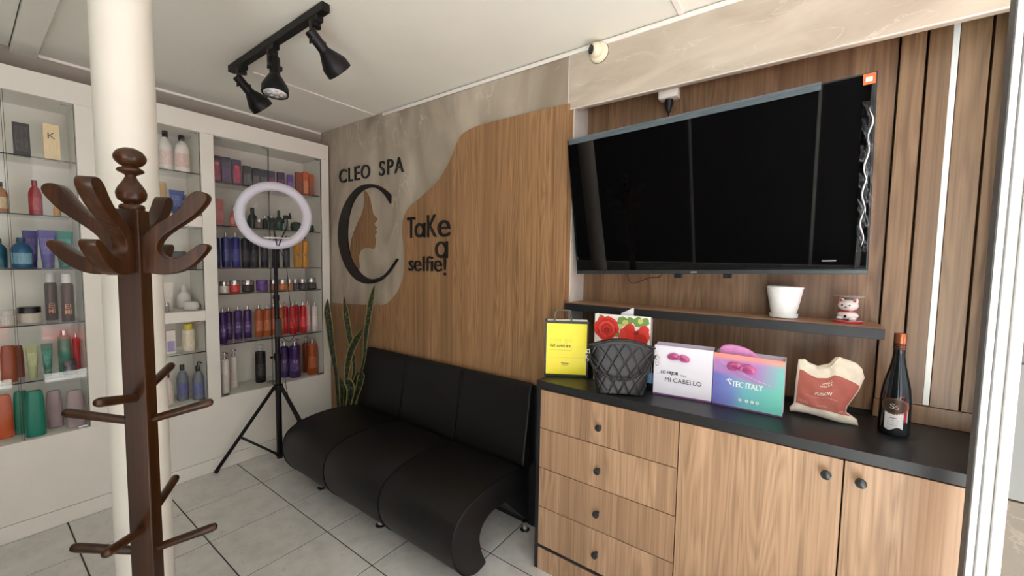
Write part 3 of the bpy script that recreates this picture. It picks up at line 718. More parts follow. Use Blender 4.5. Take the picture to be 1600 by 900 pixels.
# fifth shelf
z = SH3[4]; G = 'slim bottles on the right bay fifth shelf'
rows = [(-3.238, 1.062, .248, .042, PURP, 'purple'), (-3.37, 1.143, .236, .040, PURP, 'purple'), (-3.345, 1.194, .243, .048, PURP, 'purple'), (-3.335, 1.253, .244, .047, PURP, 'purple'), (-3.315, 1.322, .245, .050, COPP, 'copper'), (-3.30, 1.374, .242, .048, COPP, 'copper'), (-3.32, 1.428, .245, .044, COPP, 'copper'), (-3.275, 1.462, .247, .042, COPP, 'copper'), (-3.32, 1.515, .250, .040, REDB, 'red'), (-3.25, 1.540, .253, .046, REDB, 'red'), (-3.32, 1.600, .254, .040, REDB, 'red'), (-3.25, 1.620, .253, .047, REDB, 'red'), (-3.30, 1.685, .249, .040, (214, 186, 184), 'pinkish white'), (-3.25, 1.715, .246, .044, (224, 216, 212), 'white')]
for i, (x, y, h, w, c, d) in enumerate(rows):
    P('tall', x, y, z, h, w, c, SILVER, 'slim %s bottle with silver cap, %s from left on the right bay fifth shelf' % (d, ORD[i]), group=G, lab=tuple(min(255, int(v * 1.12) + 8) for v in c), ink=(214, 196, 200) if 'white' not in d else (190, 80, 90), text=(('12', .34, .41, .022, (226, 220, 226)) if d == 'purple' else None))
# bottom of the right bay
z = ZB; sh = 'on the right bay floor'
P('pump', -3.232, 1.066, z, .292, .050, (226, 220, 212), SILVER, 'front white pump bottle at the left end ' + sh, lab=(228, 222, 216), ink=(150, 60, 60))
P('pump', -3.325, 1.150, z, .286, .048, (222, 216, 210), SILVER, 'rear white pump bottle at the left end ' + sh, lab=(226, 220, 214), ink=(150, 60, 60))
P('pump', -3.335, 1.333, z, .292, .070, (24, 23, 25), (210, 206, 200), 'large black pump bottle with pale pump alone ' + sh, lab=(30, 29, 31), ink=(180, 176, 172))
P('tall', -3.33, 1.507, z, .287, .056, PURP, SILVER, 'left large purple bottle behind the tripod pole ' + sh, lab=(80, 52, 116), text=('12', .42, .48, .024, (226, 220, 226)))
P('tall', -3.265, 1.556, z, .292, .074, PURP, SILVER, 'right large purple bottle ' + sh, lab=(80, 52, 116), text=('12', .42, .49, .028, (226, 220, 226)))
P('pump', -3.36, 1.620, z, .290, .052, (112, 46, 28), SILVER, 'dark copper pump bottle behind the large purple one ' + sh)
P('pump', -3.35, 1.690, z, .298, .052, (140, 72, 38), SILVER, 'rear copper pump bottle ' + sh)
P('tall', -3.245, 1.688, z, .293, .070, (164, 86, 46), SILVER, 'front copper bottle at the right end ' + sh, lab=(176, 98, 56), ink=(226, 190, 160))
b = bm_new(); lathe(b, [(0.024, 0), (0.030, 0.004), (0.030, 0.012), (0.024, 0.011), (0.022, 0.005), (0, 0.005)], 20)
o = obj('small_dish', b, cm((150, 140, 124)), None, True, (-3.25, 1.372, z + 0.0005)); o['label'] = 'small low dish beside the tripod pole on the right bay floor'; o['category'] = 'dish'

# middle bay
P('shoulder', -3.28, .798, 1.985, .247, .070, (228, 224, 218), BLK, 'left round-shouldered white bottle with black cap on the middle bay top shelf', lab=(226, 214, 208), ink=(186, 90, 86))
P('shoulder', -3.27, .878, 1.985, .238, .078, (228, 224, 218), BLK, 'right round-shouldered white bottle with black cap on the middle bay top shelf', lab=(224, 206, 200), ink=(176, 70, 70))
P('flat', -3.30, .778, 1.712, .205, .048, (186, 160, 122), None, 'beige flat bottle beside the blue tube in the middle bay')
P('tube', -3.30, .852, 1.712, .163, .078, (78, 92, 146), (70, 84, 138), 'wide blue tube standing on its cap in the middle bay', 'tube', lab=(92, 106, 158), ink=(196, 202, 222))
P('round', -3.23, .873, 1.712, .130, .046, (104, 124, 180), (36, 48, 92), 'small blue bottle in front of the blue tube in the middle bay')
P('box', -3.27, .832, 1.368, .114, .090, (36, 33, 35), None, 'dark carton behind the coat stand hooks in the middle bay', 'box', lab=(40, 38, 40), ink=(210, 206, 200))
P('jar', -3.27, .915, 1.368, .088, .042, (110, 108, 106), (40, 38, 40), 'grey jar with dark lid on the middle bay third shelf', 'jar')
P('tube', -3.30, .790, 1.10, .181, .056, (222, 216, 208), (226, 222, 214), 'white tube standing on its cap in the middle bay', 'tube', lab=(226, 222, 214), ink=(150, 146, 140))
P('round', -3.36, .884, 1.10, .158, .080, (226, 224, 220), WHT, 'round white pump flask behind a white jar in the middle bay', lab=(222, 220, 216), ink=(180, 178, 174))
P('bowl', -3.25, .892, 1.10, .058, .092, (224, 222, 218), (228, 226, 222), 'low wide white jar in the middle bay', 'jar', lab=(226, 224, 220), ink=(160, 156, 150))
P('jar', -3.23, .762, 1.10, .060, .026, (150, 152, 154), SILVER, 'tiny grey jar in front of the white tube', 'jar')
P('box', -3.27, .784, .825, .152, .046, (222, 216, 212), None, 'white and lavender carton on the middle bay lower shelf', 'box', lab=(168, 156, 200), ink=(210, 204, 224), band=(.1, .55))
P('spray', -3.285, .881, .825, .180, .066, (230, 224, 208), (222, 204, 40), 'white bottle with yellow cap on the middle bay lower shelf', lab=(232, 226, 206), ink=(170, 120, 60), band=(.2, .8))
P('shoulder', -3.27, .758, ZB, .205, .064, (222, 214, 206), (120, 30, 34), 'white bottle with red ring on the middle bay floor', lab=(226, 216, 208), ink=(190, 40, 46))
P('shoulder', -3.30, .845, ZB, .238, .062, (128, 130, 138), BLK, 'silver bottle with black cap on the middle bay floor', lab=(98, 104, 150), ink=(180, 184, 206))
t = P('shoulder', -3.25, .915, ZB, .225, .062, (128, 130, 138), BLK, 'silver bottle with black pump on the middle bay floor', lab=(98, 104, 150), ink=(180, 184, 206))
b = bm_new(); tube(b, [(0, 0, .225), (0, 0, .246)], .004, 8); tube(b, [(-.006, 0, .248), (.012, .008, .249), (.03, .018, .246)], .0045, 8); obj('pump', b, cm(BLK), t, True)

# left bay
def rounded_box(label, x, y, z, h, w, c, lab, ink, ch=None):
    t = P('box', x, y, z, h, w, c, None, label, 'box', lab=lab, ink=ink, band=(.15, .55))
    if ch:
        b = bm_new(); d = w * .4; put_text(b, ch, lambda a, q: (d + .0012, (a - .5) * w * .46, h * (.60 + .16 * q)), bold=0.0); obj('lettering', b, cm((40, 36, 34)), t)
    return t
P('box', -3.27, .220, SH1[0], .169, .056, (66, 64, 66), None, 'dark grey carton on the left bay top shelf', 'box', lab=(72, 70, 72), ink=(170, 168, 168), band=(.15, .9), depth=.03)
rounded_box('cream carton with a letter K on the left bay top shelf', -3.27, .322, SH1[0], .189, .058, (228, 208, 170), (232, 214, 178), (196, 164, 112), 'K')
P('shoulder', -3.27, .140, SH1[1], .155, .052, (176, 116, 44), BLK, 'amber bottle with black cap on the left bay second shelf', lab=(214, 196, 160), ink=(90, 60, 30))
P('shoulder', -3.27, .254, SH1[1], .180, .048, (150, 36, 44), (140, 30, 38), 'red bottle with red cap on the left bay second shelf', lab=(160, 50, 56), ink=(220, 170, 170))
P('round', -3.27, .328, SH1[1], .085, .028, (190, 140, 60), GOLD, 'tiny golden bottle at the right end of the left bay second shelf')
P('shoulder', -3.25, .196, SH1[2], .156, .074, (34, 92, 128), (28, 74, 104), 'broad blue bottle with white label on the left bay third shelf', lab=(150, 190, 206), ink=(60, 100, 130))
P('shoulder', -3.36, .128, SH1[2], .150, .056, (30, 90, 110), (26, 70, 90), 'teal bottle behind the broad blue one on the left bay third shelf')
G = 'tubes on the left bay third shelf'
P('tube', -3.31, .232, SH1[2], .196, .056, (72, 62, 130), (60, 50, 116), 'left purple tube standing on the left bay third shelf', 'tube', group=G, lab=(88, 78, 146), ink=(200, 196, 224))
P('tube', -3.255, .285, SH1[2], .200, .066, (76, 64, 134), (64, 54, 122), 'right purple tube standing on the left bay third shelf', 'tube', group=G, lab=(92, 80, 150), ink=(200, 196, 224))
P('tube', -3.30, .350, SH1[2], .201, .072, (34, 128, 116), (28, 110, 100), 'green tube at the right end of the left bay third shelf', 'tube', group=G, lab=(44, 140, 126), ink=(206, 232, 224))
P('jar', -3.25, .137, SH1[3], .078, .060, (214, 208, 198), (206, 200, 190), 'white jar with pale lid on the left bay fourth shelf', 'jar', lab=(220, 214, 204), ink=(70, 66, 62))
P('jar', -3.29, .212, SH1[3], .086, .083, (214, 208, 196), BLK, 'white jar with black lid on the left bay fourth shelf', 'jar')
G = 'brown styling cans on the left bay fourth shelf'
for lab, x, y, w in (('left brown can with white cap on the left bay fourth shelf', -3.36, .297, .048), ('right brown can with white cap on the left bay fourth shelf', -3.245, .345, .051)):
    t = P('spray', x, y, SH1[3], .260, w, (92, 72, 62), WHT, lab, 'spray can', group=G)
    b = bm_new(); arc_text(b, 'EI', w / 2, .070, .095, .022); arc_text(b, 'MI', w / 2, .040, .065, .024); obj('lettering', b, cm((214, 150, 106)), t)
z = SH1[4]; sh = 'on the left bay fifth shelf'
P('flat', -3.25, .132, z, .189, .056, (148, 82, 52), None, 'copper bottle at the left ' + sh)
P('flat', -3.34, .168, z, .172, .040, (142, 76, 48), None, 'copper bottle behind another copper one ' + sh)
P('tube', -3.27, .211, z, .174, .044, (188, 196, 150), (180, 188, 140), 'pale green tube ' + sh, 'tube', lab=(200, 206, 166), ink=(110, 120, 80))
P('tube', -3.27, .263, z, .176, .042, (50, 120, 104), (40, 100, 88), 'dark green tube ' + sh, 'tube', lab=(64, 134, 116), ink=(200, 224, 214))
P('tall', -3.35, .335, z, .232, .048, (84, 146, 128), SILVER, 'tall sea-green bottle behind a grey jar ' + sh, capr=.6)
P('jar', -3.235, .338, z, .078, .050, (92, 86, 96), (70, 66, 74), 'small grey jar ' + sh, 'jar')
P('tall', -3.35, .380, z, .210, .028, (170, 52, 54), SILVER, 'slim red bottle at the right end ' + sh, capr=.5)
z = ZB; sh = 'on the left bay floor'
P('flat', -3.30, .108, z, .225, .064, (198, 100, 56), None, 'orange flat bottle ' + sh)
P('flat', -3.32, .166, z, .228, .056, (46, 128, 108), None, 'rear green flat bottle ' + sh)
P('flat', -3.222, .206, z, .240, .072, (40, 134, 116), None, 'front green flat bottle ' + sh)
P('flat', -3.305, .281, z, .204, .064, (164, 144, 146), None, 'left mauve flat bottle ' + sh)
P('flat', -3.24, .351, z, .203, .070, (166, 148, 150), None, 'right mauve flat bottle ' + sh)

# ------------------------------------------------------------------ column and coat stand
cx, cy = -1.572, 0.298
b = bm_new(); lathe(b, [(0.066, 0), (0.066, ZC - 0.0005)], 64)
col = structure('column', 'round white painted column', b, mat('column_gloss', (208, 204, 192), 0.35, var=0.015, scale=4), (cx, cy, 0))
for p in col.data.polygons: p.use_smooth = True
col.data.set_sharp_from_angle(angle=math.radians(40))

def build_rack():
    t = thing('coat_stand', 'dark mahogany coat stand with curved hooks and pegs in front of the white column', 'coat stand', (-1.2763, 0.2454, 0), math.atan2(-0.60854, 0.79352))
    W = RACKWOOD; a = 0.0228
    b = bm_new(); box(b, -a, a, -a, a, 0.03, 1.557, 0.003, 2); obj('post', b, W, t)
    b = bm_new()
    k = 0.00044   # metres per pixel of the enlarged finial, horizontally
    zz = lambda v: 1.557 + (405 - v) / 360 * 0.141
    prof = [(62, 405), (60, 400), (62, 390), (55, 376), (38, 371), (46, 362), (66, 345), (73, 318), (72, 300), (62, 275), (45, 248), (34, 228), (27, 213), (28, 203), (46, 192), (63, 182), (63, 170), (50, 160), (36, 154), (55, 142), (72, 122), (78, 100), (70, 78), (55, 60), (28, 46), (0, 45)]
    lathe(b, sp2([(max(r, 0) * k * 0.86, zz(v)) for r, v in prof[:-1]], 4) + [(0, zz(45))], 32); obj('finial', b, W, t, True)
    up = [(0.018, 1.415), (0.028, 1.411), (0.05, 1.407), (0.07, 1.407), (0.09, 1.412), (0.112, 1.424), (0.132, 1.443), (0.147, 1.462), (0.152, 1.472), (0.149, 1.480), (0.140, 1.482), (0.130, 1.477), (0.119, 1.467), (0.104, 1.456), (0.088, 1.447), (0.070, 1.446), (0.056, 1.455), (0.051, 1.468), (0.055, 1.484), (0.066, 1.499), (0.085, 1.516), (0.108, 1.534), (0.130, 1.553), (0.149, 1.578), (0.155, 1.592), (0.152, 1.602), (0.142, 1.607), (0.128, 1.605), (0.116, 1.594), (0.105, 1.576), (0.090, 1.556), (0.072, 1.540), (0.050, 1.524), (0.034, 1.508), (0.024, 1.498), (0.018, 1.494)]
    up = sp2(up, 3, True)
    for i in range(4):
        b = bm_new(); prism(b, up, -0.0145, 0.0145, lambda u, v, q: (u, q, v), bev=0.0022, seg=2)
        hk = obj('hook', b, W, t, True, rot=(0, 0, i * PI / 2), angle=40)
        for p in hk.data.polygons: p.use_smooth = abs(p.normal.y) < 0.97
    for z0, ang in ((1.113, 0), (1.118, 2), (1.052, 1), (1.052, 3), (0.787, 0), (0.80, 2), (0.726, 1), (0.726, 3)):
        b = bm_new(); L_ = 0.148
        pts = [(0.012, 0, z0), (0.05, 0, z0 + 0.010), (L_ - 0.012, 0, z0 + 0.032), (L_ - 0.003, 0, z0 + 0.0345), (L_, 0, z0 + 0.035)]
        tube(b, pts, 0.01, 14, rr=[0.0095, 0.0098, 0.0105, 0.0085, 0.004]); obj('peg', b, W, t, True, rot=(0, 0, ang * PI / 2), angle=60)
    for i in range(4):
        b = bm_new()
        foot = [(0.02, 0.20), (0.02, 0.08), (0.09, 0.045), (0.17, 0.0), (0.20, 0.0), (0.20, 0.02), (0.13, 0.09), (0.06, 0.15)]
        prism(b, sp2(foot, 3, True), -0.0125, 0.0125, lambda u, v, q: (u, q, max(v, 0.0)), bev=0.002, seg=1); obj('foot', b, W, t, rot=(0, 0, i * PI / 2))
build_rack()

# ------------------------------------------------------------------ sofa
def build_sofa():
    t = thing('sofa', 'black leatherette three-seat sofa with curled front against the walnut panel', 'sofa', (-1.88, 1.5, 0))
    seat = [(1.73, .372), (1.63, .39), (1.533, .401), (1.45, .404), (1.359, .399), (1.29, .388), (1.24, .37), (1.20, .345), (1.177, .312), (1.164, .26), (1.167, .21), (1.187, .148), (1.235, .082), (1.28, .048), (1.325, .030), (1.36, .032), (1.396, .045), (1.372, .095), (1.354, .152), (1.350, .204), (1.378, .244), (1.436, .266), (1.537, .263), (1.65, .25), (1.73, .24)]
    seat = sp2(seat, 3) 
    back = [(1.70, .380), (1.692, .40), (1.712, .55), (1.730, .68), (1.740, .755), (1.750, .79), (1.765, .806), (1.780, .802), (1.791, .78), (1.795, .74), (1.795, .40), (1.785, .37), (1.745, .365)]
    back = sp2(back, 3, True)
    X = [-2.625, -2.14, -1.635, -1.13]
    f = lambda u, v, a: (a, u, v)
    for i in range(3):
        b = bm_new(); prism(b, seat, X[i] + .0008, X[i + 1] - .0008, f, bev=.010, seg=3); off(obj('seat', b, LEATHER, t, True, angle=60))
        xa, xb = X[i] + .0008, X[i + 1] - .0008
        R_ = .075
        xs_ = [xa, xa + .002, xa + .006, xa + .012] + ([xa + .02, xa + .03, xa + .042, xa + .056, xa + .075] if i == 0 else []) + [xb - .012, xb - .006, xb - .002, xb]
        b = bm_new(); rows = []
        for x in xs_:
            e = min(x - xa, xb - x); ins = .010 * (1 - math.sqrt(max(0, 1 - (1 - min(e / .012, 1)) ** 2)))
            dl = x - xa; drop = (R_ - math.sqrt(max(0, R_ * R_ - (R_ - dl) ** 2))) if (i == 0 and dl < R_) else 0.0
            row = []
            for u, v in back:
                cu, cv = 1.755, .60
                k = (v - .365) / (.806 - .365)
                row.append(b.verts.new((x, u + (cu - u) * min(.45, ins / .045), v - drop * max(0, k) ** 1.5 - (ins if v > .7 else 0))))
            rows.append(row)
        n_ = len(back)
        for A, B in zip(rows[:-1], rows[1:]):
            for q in range(n_): b.faces.new((A[q], A[(q + 1) % n_], B[(q + 1) % n_], B[q]))
        for row in (rows[0], rows[-1]):
            f_ = b.faces.new(row); bmesh.ops.triangulate(b, faces=[f_])
        off(obj('backrest', b, LEATHER, t, True, angle=60))
    pip = mat('piping_black', (8, 8, 8), 0.6, spec=.2)
    outl = [p for p in sp2([(1.68, .382), (1.533, .401), (1.45, .404), (1.359, .399), (1.29, .388), (1.24, .37), (1.20, .345), (1.177, .312), (1.164, .26), (1.167, .21), (1.187, .148), (1.235, .082), (1.28, .048)], 5)]
    for x in (-2.14, -1.635, -1.134, -2.621):
        b = bm_new(); tube(b, [(x, u, v) for u, v in outl], .0032, 6); off(obj('piping', b, pip, t, True))
    for x in (-2.14, -1.635):
        b = bm_new(); tube(b, [(x, u, v) for u, v in [(1.692, .40), (1.712, .55), (1.730, .68), (1.741, .755), (1.751, .79), (1.765, .805)]], .003, 6); off(obj('piping', b, pip, t, True))
    b = bm_new(); prism(b, [(1.548, .262), (1.765, .05), (1.79, .05), (1.79, .37), (1.70, .37), (1.70, .25)], X[0] + .03, X[3] - .03, f); off(obj('base_board', b, mat('black_board', (20, 20, 21), .6), t))
    b = bm_new(); box(b, X[0] + .08, -1.0, 1.7965, 1.7985, .0, .79); off(obj('back_shell', b, mat('black_board', (20, 20, 21), .6), t))
    for x, y in ((-2.50, 1.75), (-1.90, 1.75), (-1.15, 1.745)):
        b = bm_new(); lathe(b, [(.026, 0), (.026, .006), (.014, .012), (.012, .03), (.016, .052)], 20); off(obj('foot', b, CHROME, t, True, (x, y, 0), angle=40))
    for x, y in ((-2.40, 1.30), (-1.80, 1.30), (-1.24, 1.335)):
        b = bm_new(); lathe(b, [(.030, 0), (.030, .006), (.018, .012), (.016, .055)], 20); off(obj('foot', b, CHROME, t, True, (x, y, 0), angle=40))
build_sofa()

# ------------------------------------------------------------------ snake plant
def plant_material():
    m = bpy.data.materials.new('snake_leaf'); m.use_nodes = True
    nt = m.node_tree; b = nt.nodes['Principled BSDF']; L = nt.links.new
    at = nt.nodes.new('ShaderNodeUVMap'); sp = nt.nodes.new('ShaderNodeSeparateXYZ'); L(at.outputs[0], sp.inputs[0])
    mp = nt.nodes.new('ShaderNodeMapping'); mp.inputs['Scale'].default_value = (3, 34, 1); L(at.outputs[0], mp.inputs[0])
    n = nt.nodes.new('ShaderNodeTexNoise'); n.inputs['Scale'].default_value = 1.0; n.inputs['Detail'].default_value = 5; n.inputs['Distortion'].default_value = .6; L(mp.outputs[0], n.inputs['Vector'])
    r = ramp(nt, [(.40, (30, 44, 30)), (.54, (62, 80, 54)), (.68, (120, 130, 100))]); L(n.outputs['Fac'], r.inputs['Fac'])
    a = nt.nodes.new('ShaderNodeMath'); a.operation = 'SUBTRACT'; L(sp.outputs[0], a.inputs[0]); a.inputs[1].default_value = .5
    ab = nt.nodes.new('ShaderNodeMath'); ab.operation = 'ABSOLUTE'; L(a.outputs[0], ab.inputs[0])
    g = nt.nodes.new('ShaderNodeMath'); g.operation = 'GREATER_THAN'; L(ab.outputs[0], g.inputs[0]); g.inputs[1].default_value = .355
    mx = nt.nodes.new('ShaderNodeMix'); mx.data_type = 'RGBA'; L(g.outputs[0], mx.inputs[0]); L(r.outputs['Color'], mx.inputs[6]); mx.inputs[7].default_value = lin((190, 180, 112))
    L(mx.outputs[2], b.inputs['Base Color']); b.inputs['Roughness'].default_value = .38
    return m
def build_plant():
    base = Vector((-2.80, 1.66, 0))
    t = thing('snake_plant', 'tall snake plant with yellow-edged leaves in the corner behind the sofa', 'plant', base)
    b = bm_new(); lathe(b, [(.075, 0), (.08, .004), (.105, .20), (.11, .205), (.11, .225), (.098, .225), (.094, .19), (0, .19)], 28); obj('pot', b, mat('pot_grey', (92, 88, 84), .6), t, True, angle=40)
    b = bm_new(); lathe(b, [(.093, .192), (.05, .2), (0, .203)], 20); obj('soil', b, mat('soil', (44, 34, 26), .95, var=.3, scale=80), t)
    s = 1.71 / 1.62
    def m2(p, y=1.71):
        k = y / 1.62
        return Vector((p[0] * k, y, 1.45 + (p[1] - 1.45) * k))
    lm = plant_material()
    L_ = [([(-2.877, 1.152), (-2.884, 1.055), (-2.863, .967), (-2.838, .84), (-2.806, .716), (-2.77, .567), (-2.74, .34)], .056, 1.70),
          ([(-2.661, 1.185), (-2.641, 1.076), (-2.615, .968), (-2.587, .873), (-2.560, .779), (-2.55, .637), (-2.60, .387)], .046, 1.68),
          ([(-2.298, 1.282), (-2.336, 1.183), (-2.362, 1.088), (-2.393, .968), (-2.412, .86), (-2.439, .724), (-2.52, .42)], .042, 1.70),
          ([(-2.426, .977), (-2.518, .882), (-2.593, .773), (-2.627, .668), (-2.645, .565), (-2.64, .363)], .052, 1.64),
          ([(-2.717, .577), (-2.701, .477), (-2.70, .35)], .038, 1.62), ([(-2.651, .583), (-2.587, .501), (-2.565, .385)], .062, 1.63),
          ([(-2.474, .664), (-2.534, .561), (-2.575, .379)], .052, 1.68), ([(-2.45, .674), (-2.493, .545), (-2.56, .39)], .05, 1.66)]
    for pts, w, yt in L_:
        P_ = [m2(p, yt) for p in pts]
        end = base + Vector(((P_[-1].x - base.x) * .35, (yt - base.y) * .3, .19)); end.x = max(min(end.x, base.x + .06), base.x - .06)
        P_ = list(reversed([p for p in P_ if p.z > .46] + [end]))
        C = spline(P_, 6); n = len(C)
        b = bm_new(); uv = b.loops.layers.uv.new('UVMap'); rows = []
        vd = (Vector((0, 0, 1.45)) - (P_[0] + P_[-1]) / 2).normalized()
        for i, p in enumerate(C):
            q = i / (n - 1); tg = (C[min(i + 1, n - 1)] - C[max(i - 1, 0)]).normalized()
            sd = tg.cross(vd).normalized(); nd = sd.cross(tg).normalized()
            ww = w * (.30 + .70 * math.sin(min(q * 1.25, 1.0) * PI / 2)) * (1.0 if q < .78 else max(0.02, math.cos((q - .78) / .22 * PI / 2)))
            rows.append([(b.verts.new(p + sd * (k - .5) * ww - nd * (.25 * ww * (1 - (2 * k - 1) ** 2)) - base), k, q) for k in (0, .1, .3, .5, .7, .9, 1)])
        ln = sum((C[i + 1] - C[i]).length for i in range(n - 1))
        for A, B in zip(rows[:-1], rows[1:]):
            for k in range(6):
                fc = b.faces.new((A[k][0], A[k + 1][0], B[k + 1][0], B[k][0]))
                for lp, src in zip(fc.loops, (A[k], A[k + 1], B[k + 1], B[k])): lp[uv].uv = (src[1], src[2] * ln)
        bmesh.ops.solidify(b, geom=b.faces[:], thickness=.003)
        obj('leaf', b, lm, t, True)
build_plant()

# ------------------------------------------------------------------ ring light on tripod
def build_ring():
    px, py = -2.955, 1.292
    t = thing('ring_light', 'white ring light on a black tripod in front of the right glass bay', 'lamp', (px, py, 0))
    face = Vector((0.915, -0.403, 0.02)).normalized()
    cz = 1.737; R, r = 0.198, 0.030
    q = face.to_track_quat('Z', 'Y').to_matrix().to_4x4()
    M = Matrix.Translation(Vector((0, 0, cz)) + face * 0.03) @ q
    def annulus(prof, seg=72):
        bb = bm_new(); n = len(prof)
        V = [[bb.verts.new(M @ Vector((rr * math.cos(2 * PI * i / seg), rr * math.sin(2 * PI * i / seg), zz))) for rr, zz in prof] for i in range(seg)]
        for i in range(seg):
            for k in range(n): bb.faces.new((V[i][k], V[(i + 1) % seg][k], V[(i + 1) % seg][(k + 1) % n], V[i][(k + 1) % n]))
        return bb
    prof = [(R + r * math.cos(a) * 0.93, max(0, r * 0.62 * math.sin(a))) for a in [PI * i / 10 for i in range(11)]]
    obj('diffuser', annulus(prof), mat('opal_diffuser', (216, 216, 228), .3, var=.02), t, True, angle=60)
    obj('housing', annulus([(R - r, -.002), (R + r, -.002), (R + r * .9, -.022), (R - r * .9, -.022)]), mat('white_plastic', (226, 224, 226), .4), t, True, angle=40)
    b = bm_new(); tube(b, [(0, 0, .03), (0, 0, .78)], .0185, 14); obj('pole', b, BLACK, t, True, angle=60)
    b = bm_new(); tube(b, [(0, 0, .76), (0, 0, 1.19)], .0150, 14); obj('pole', b, BLACK, t, True, angle=60)
    b = bm_new(); tube(b, [(0, 0, 1.17), (0, 0, 1.52)], .0120, 14); obj('pole', b, BLACK, t, True, angle=60)
    b = bm_new(); lathe(b, [(.023, .735), (.023, .785)], 14); tube(b, [(0, 0, .76), (-.005, -.034, .76)], .005, 8); lathe(b, [(.009, -.006), (.009, .006)], 10, M=Matrix.Translation((-.006, -.038, .76)) @ Matrix.Rotation(PI / 2, 4, 'X')); obj('clamp', b, BLACK, t, True, angle=40)
    b = bm_new(); lathe(b, [(.019, 1.155), (.019, 1.195)], 14); tube(b, [(0, 0, 1.175), (-.004, -.028, 1.175)], .004, 8); obj('clamp', b, BLACK, t, True, angle=40)
    b = bm_new(); box(b, .010, .034, -.019, .019, .905, 1.03, .003, 2); obj('power_box', b, mat('grey_plastic', (58, 58, 60), .5), t)
    b = bm_new(); lathe(b, [(.012, 1.50), (.018, 1.51), (.018, 1.535), (.010, 1.545), (.010, 1.575)], 14); obj('tilt_head', b, BLACK, t, True, angle=40)
    b = bm_new(); lathe(b, [(.025, .525), (.030, .53), (.030, .56), (.020, .565)], 14); obj('leg_collar', b, BLACK, t, True, angle=40)
    b = bm_new(); lathe(b, [(.021, .045), (.026, .05), (.026, .07), (.021, .072)], 14); obj('brace_collar', b, BLACK, t, True, angle=40)
    for ang in (240, 22, 118):
        a = math.radians(ang); d = Vector((math.cos(a), math.sin(a), 0)); rr = .365 if ang != 118 else .345
        top = d * .024 + Vector((0, 0, .545)); foot = d * rr + Vector((0, 0, .014))
        if ang == 240: foot = Vector((-.165, -.333, .014))
        b = bm_new(); tube(b, [top, foot], .0115, 8); lg = obj('leg', b, BLACK, t)
        b = bm_new(); tube(b, [foot + (top - foot) * .04, foot + Vector((0, 0, -.006))], .0125, 8); obj('rubber_foot', b, mat('rubber', (16, 16, 16), .8), lg)
        mid = top.lerp(foot, .60)
        b = bm_new(); tube(b, [d * .018 + Vector((0, 0, .06)), mid], .008, 6); obj('brace', b, BLACK, t)
        b = bm_new(); lathe(b, [(.004, -.010), (.004, .010)], 8, M=Matrix.Translation(mid) @ Matrix.Rotation(PI / 2, 4, 'X')); obj('rivet', b, CHROME, t)
    # phone clamp on flexible arms inside the ring, and the accessory tray
    side = Vector((0.403, 0.915, 0)).normalized()
    def at(s_, z_, f_=0.05): return side * s_ + face * f_ + Vector((0, 0, z_))
    b = bm_new(); tube(b, spline([at(.012, 1.53), at(.0, 1.60), at(-.005, 1.665), at(-.002, 1.70)], 5), .004, 7); obj('flexible_arm', b, BLACK, t, True)
    b = bm_new(); tube(b, spline([at(.02, 1.53), at(.045, 1.60), at(.07, 1.66), at(.075, 1.72)], 5), .004, 7); obj('flexible_arm', b, BLACK, t, True)
    rot = Matrix(((face.x, side.x, 0, 0), (face.y, side.y, 0, 0), (0, 0, 1, 0), (0, 0, 0, 1)))
    b = bm_new(); cbox(b, at(.005, 1.705, .06), (.02, .085, .022), rot, .004, 2); cbox(b, at(-.035, 1.712, .07), (.03, .012, .03), rot, .003, 1); cbox(b, at(.05, 1.70, .07), (.03, .012, .03), rot, .003, 1); obj('phone_clamp', b, BLACK, t)
    b = bm_new(); cbox(b, at(.075, 1.728, .06), (.024, .05, .024), rot, .004, 2); cbox(b, at(.09, 1.742, .06), (.02, .012, .03), rot, .003, 1); obj('phone_clamp', b, BLACK, t)
    b = bm_new(); lathe(b, [(.02, 0), (.085, .004), (.09, .012), (.083, .012), (.07, .006), (0, .006)], 28, M=Matrix.Translation(at(.02, 1.578, .03)) @ rot, sx=.45); obj('accessory_tray', b, mat('white_plastic', (226, 224, 226), .4), t, True, angle=40)
    cab = mat('cable_black', (20, 20, 20), .5)
    b = bm_new(); tube(b, spline([(.01, .02, 1.52), (.02, .06, 1.40), (.015, .075, 1.25), (.02, .085, 1.10), (.03, .09, 1.0), (.05, .10, .93), (.03, .07, .86), (.015, .02, .90)], 6), .0022, 6); obj('cable', b, cab, t, True)
    b = bm_new(); tube(b, spline([(.012, .015, .90), (.02, .05, .75), (.018, .04, .60), (.022, .06, .45), (.05, .11, .3), (.06, .13, .2), (.05, .08, .12), (.07, .10, .02)], 6), .0022, 6); obj('cable', b, cab, t, True)
build_ring()

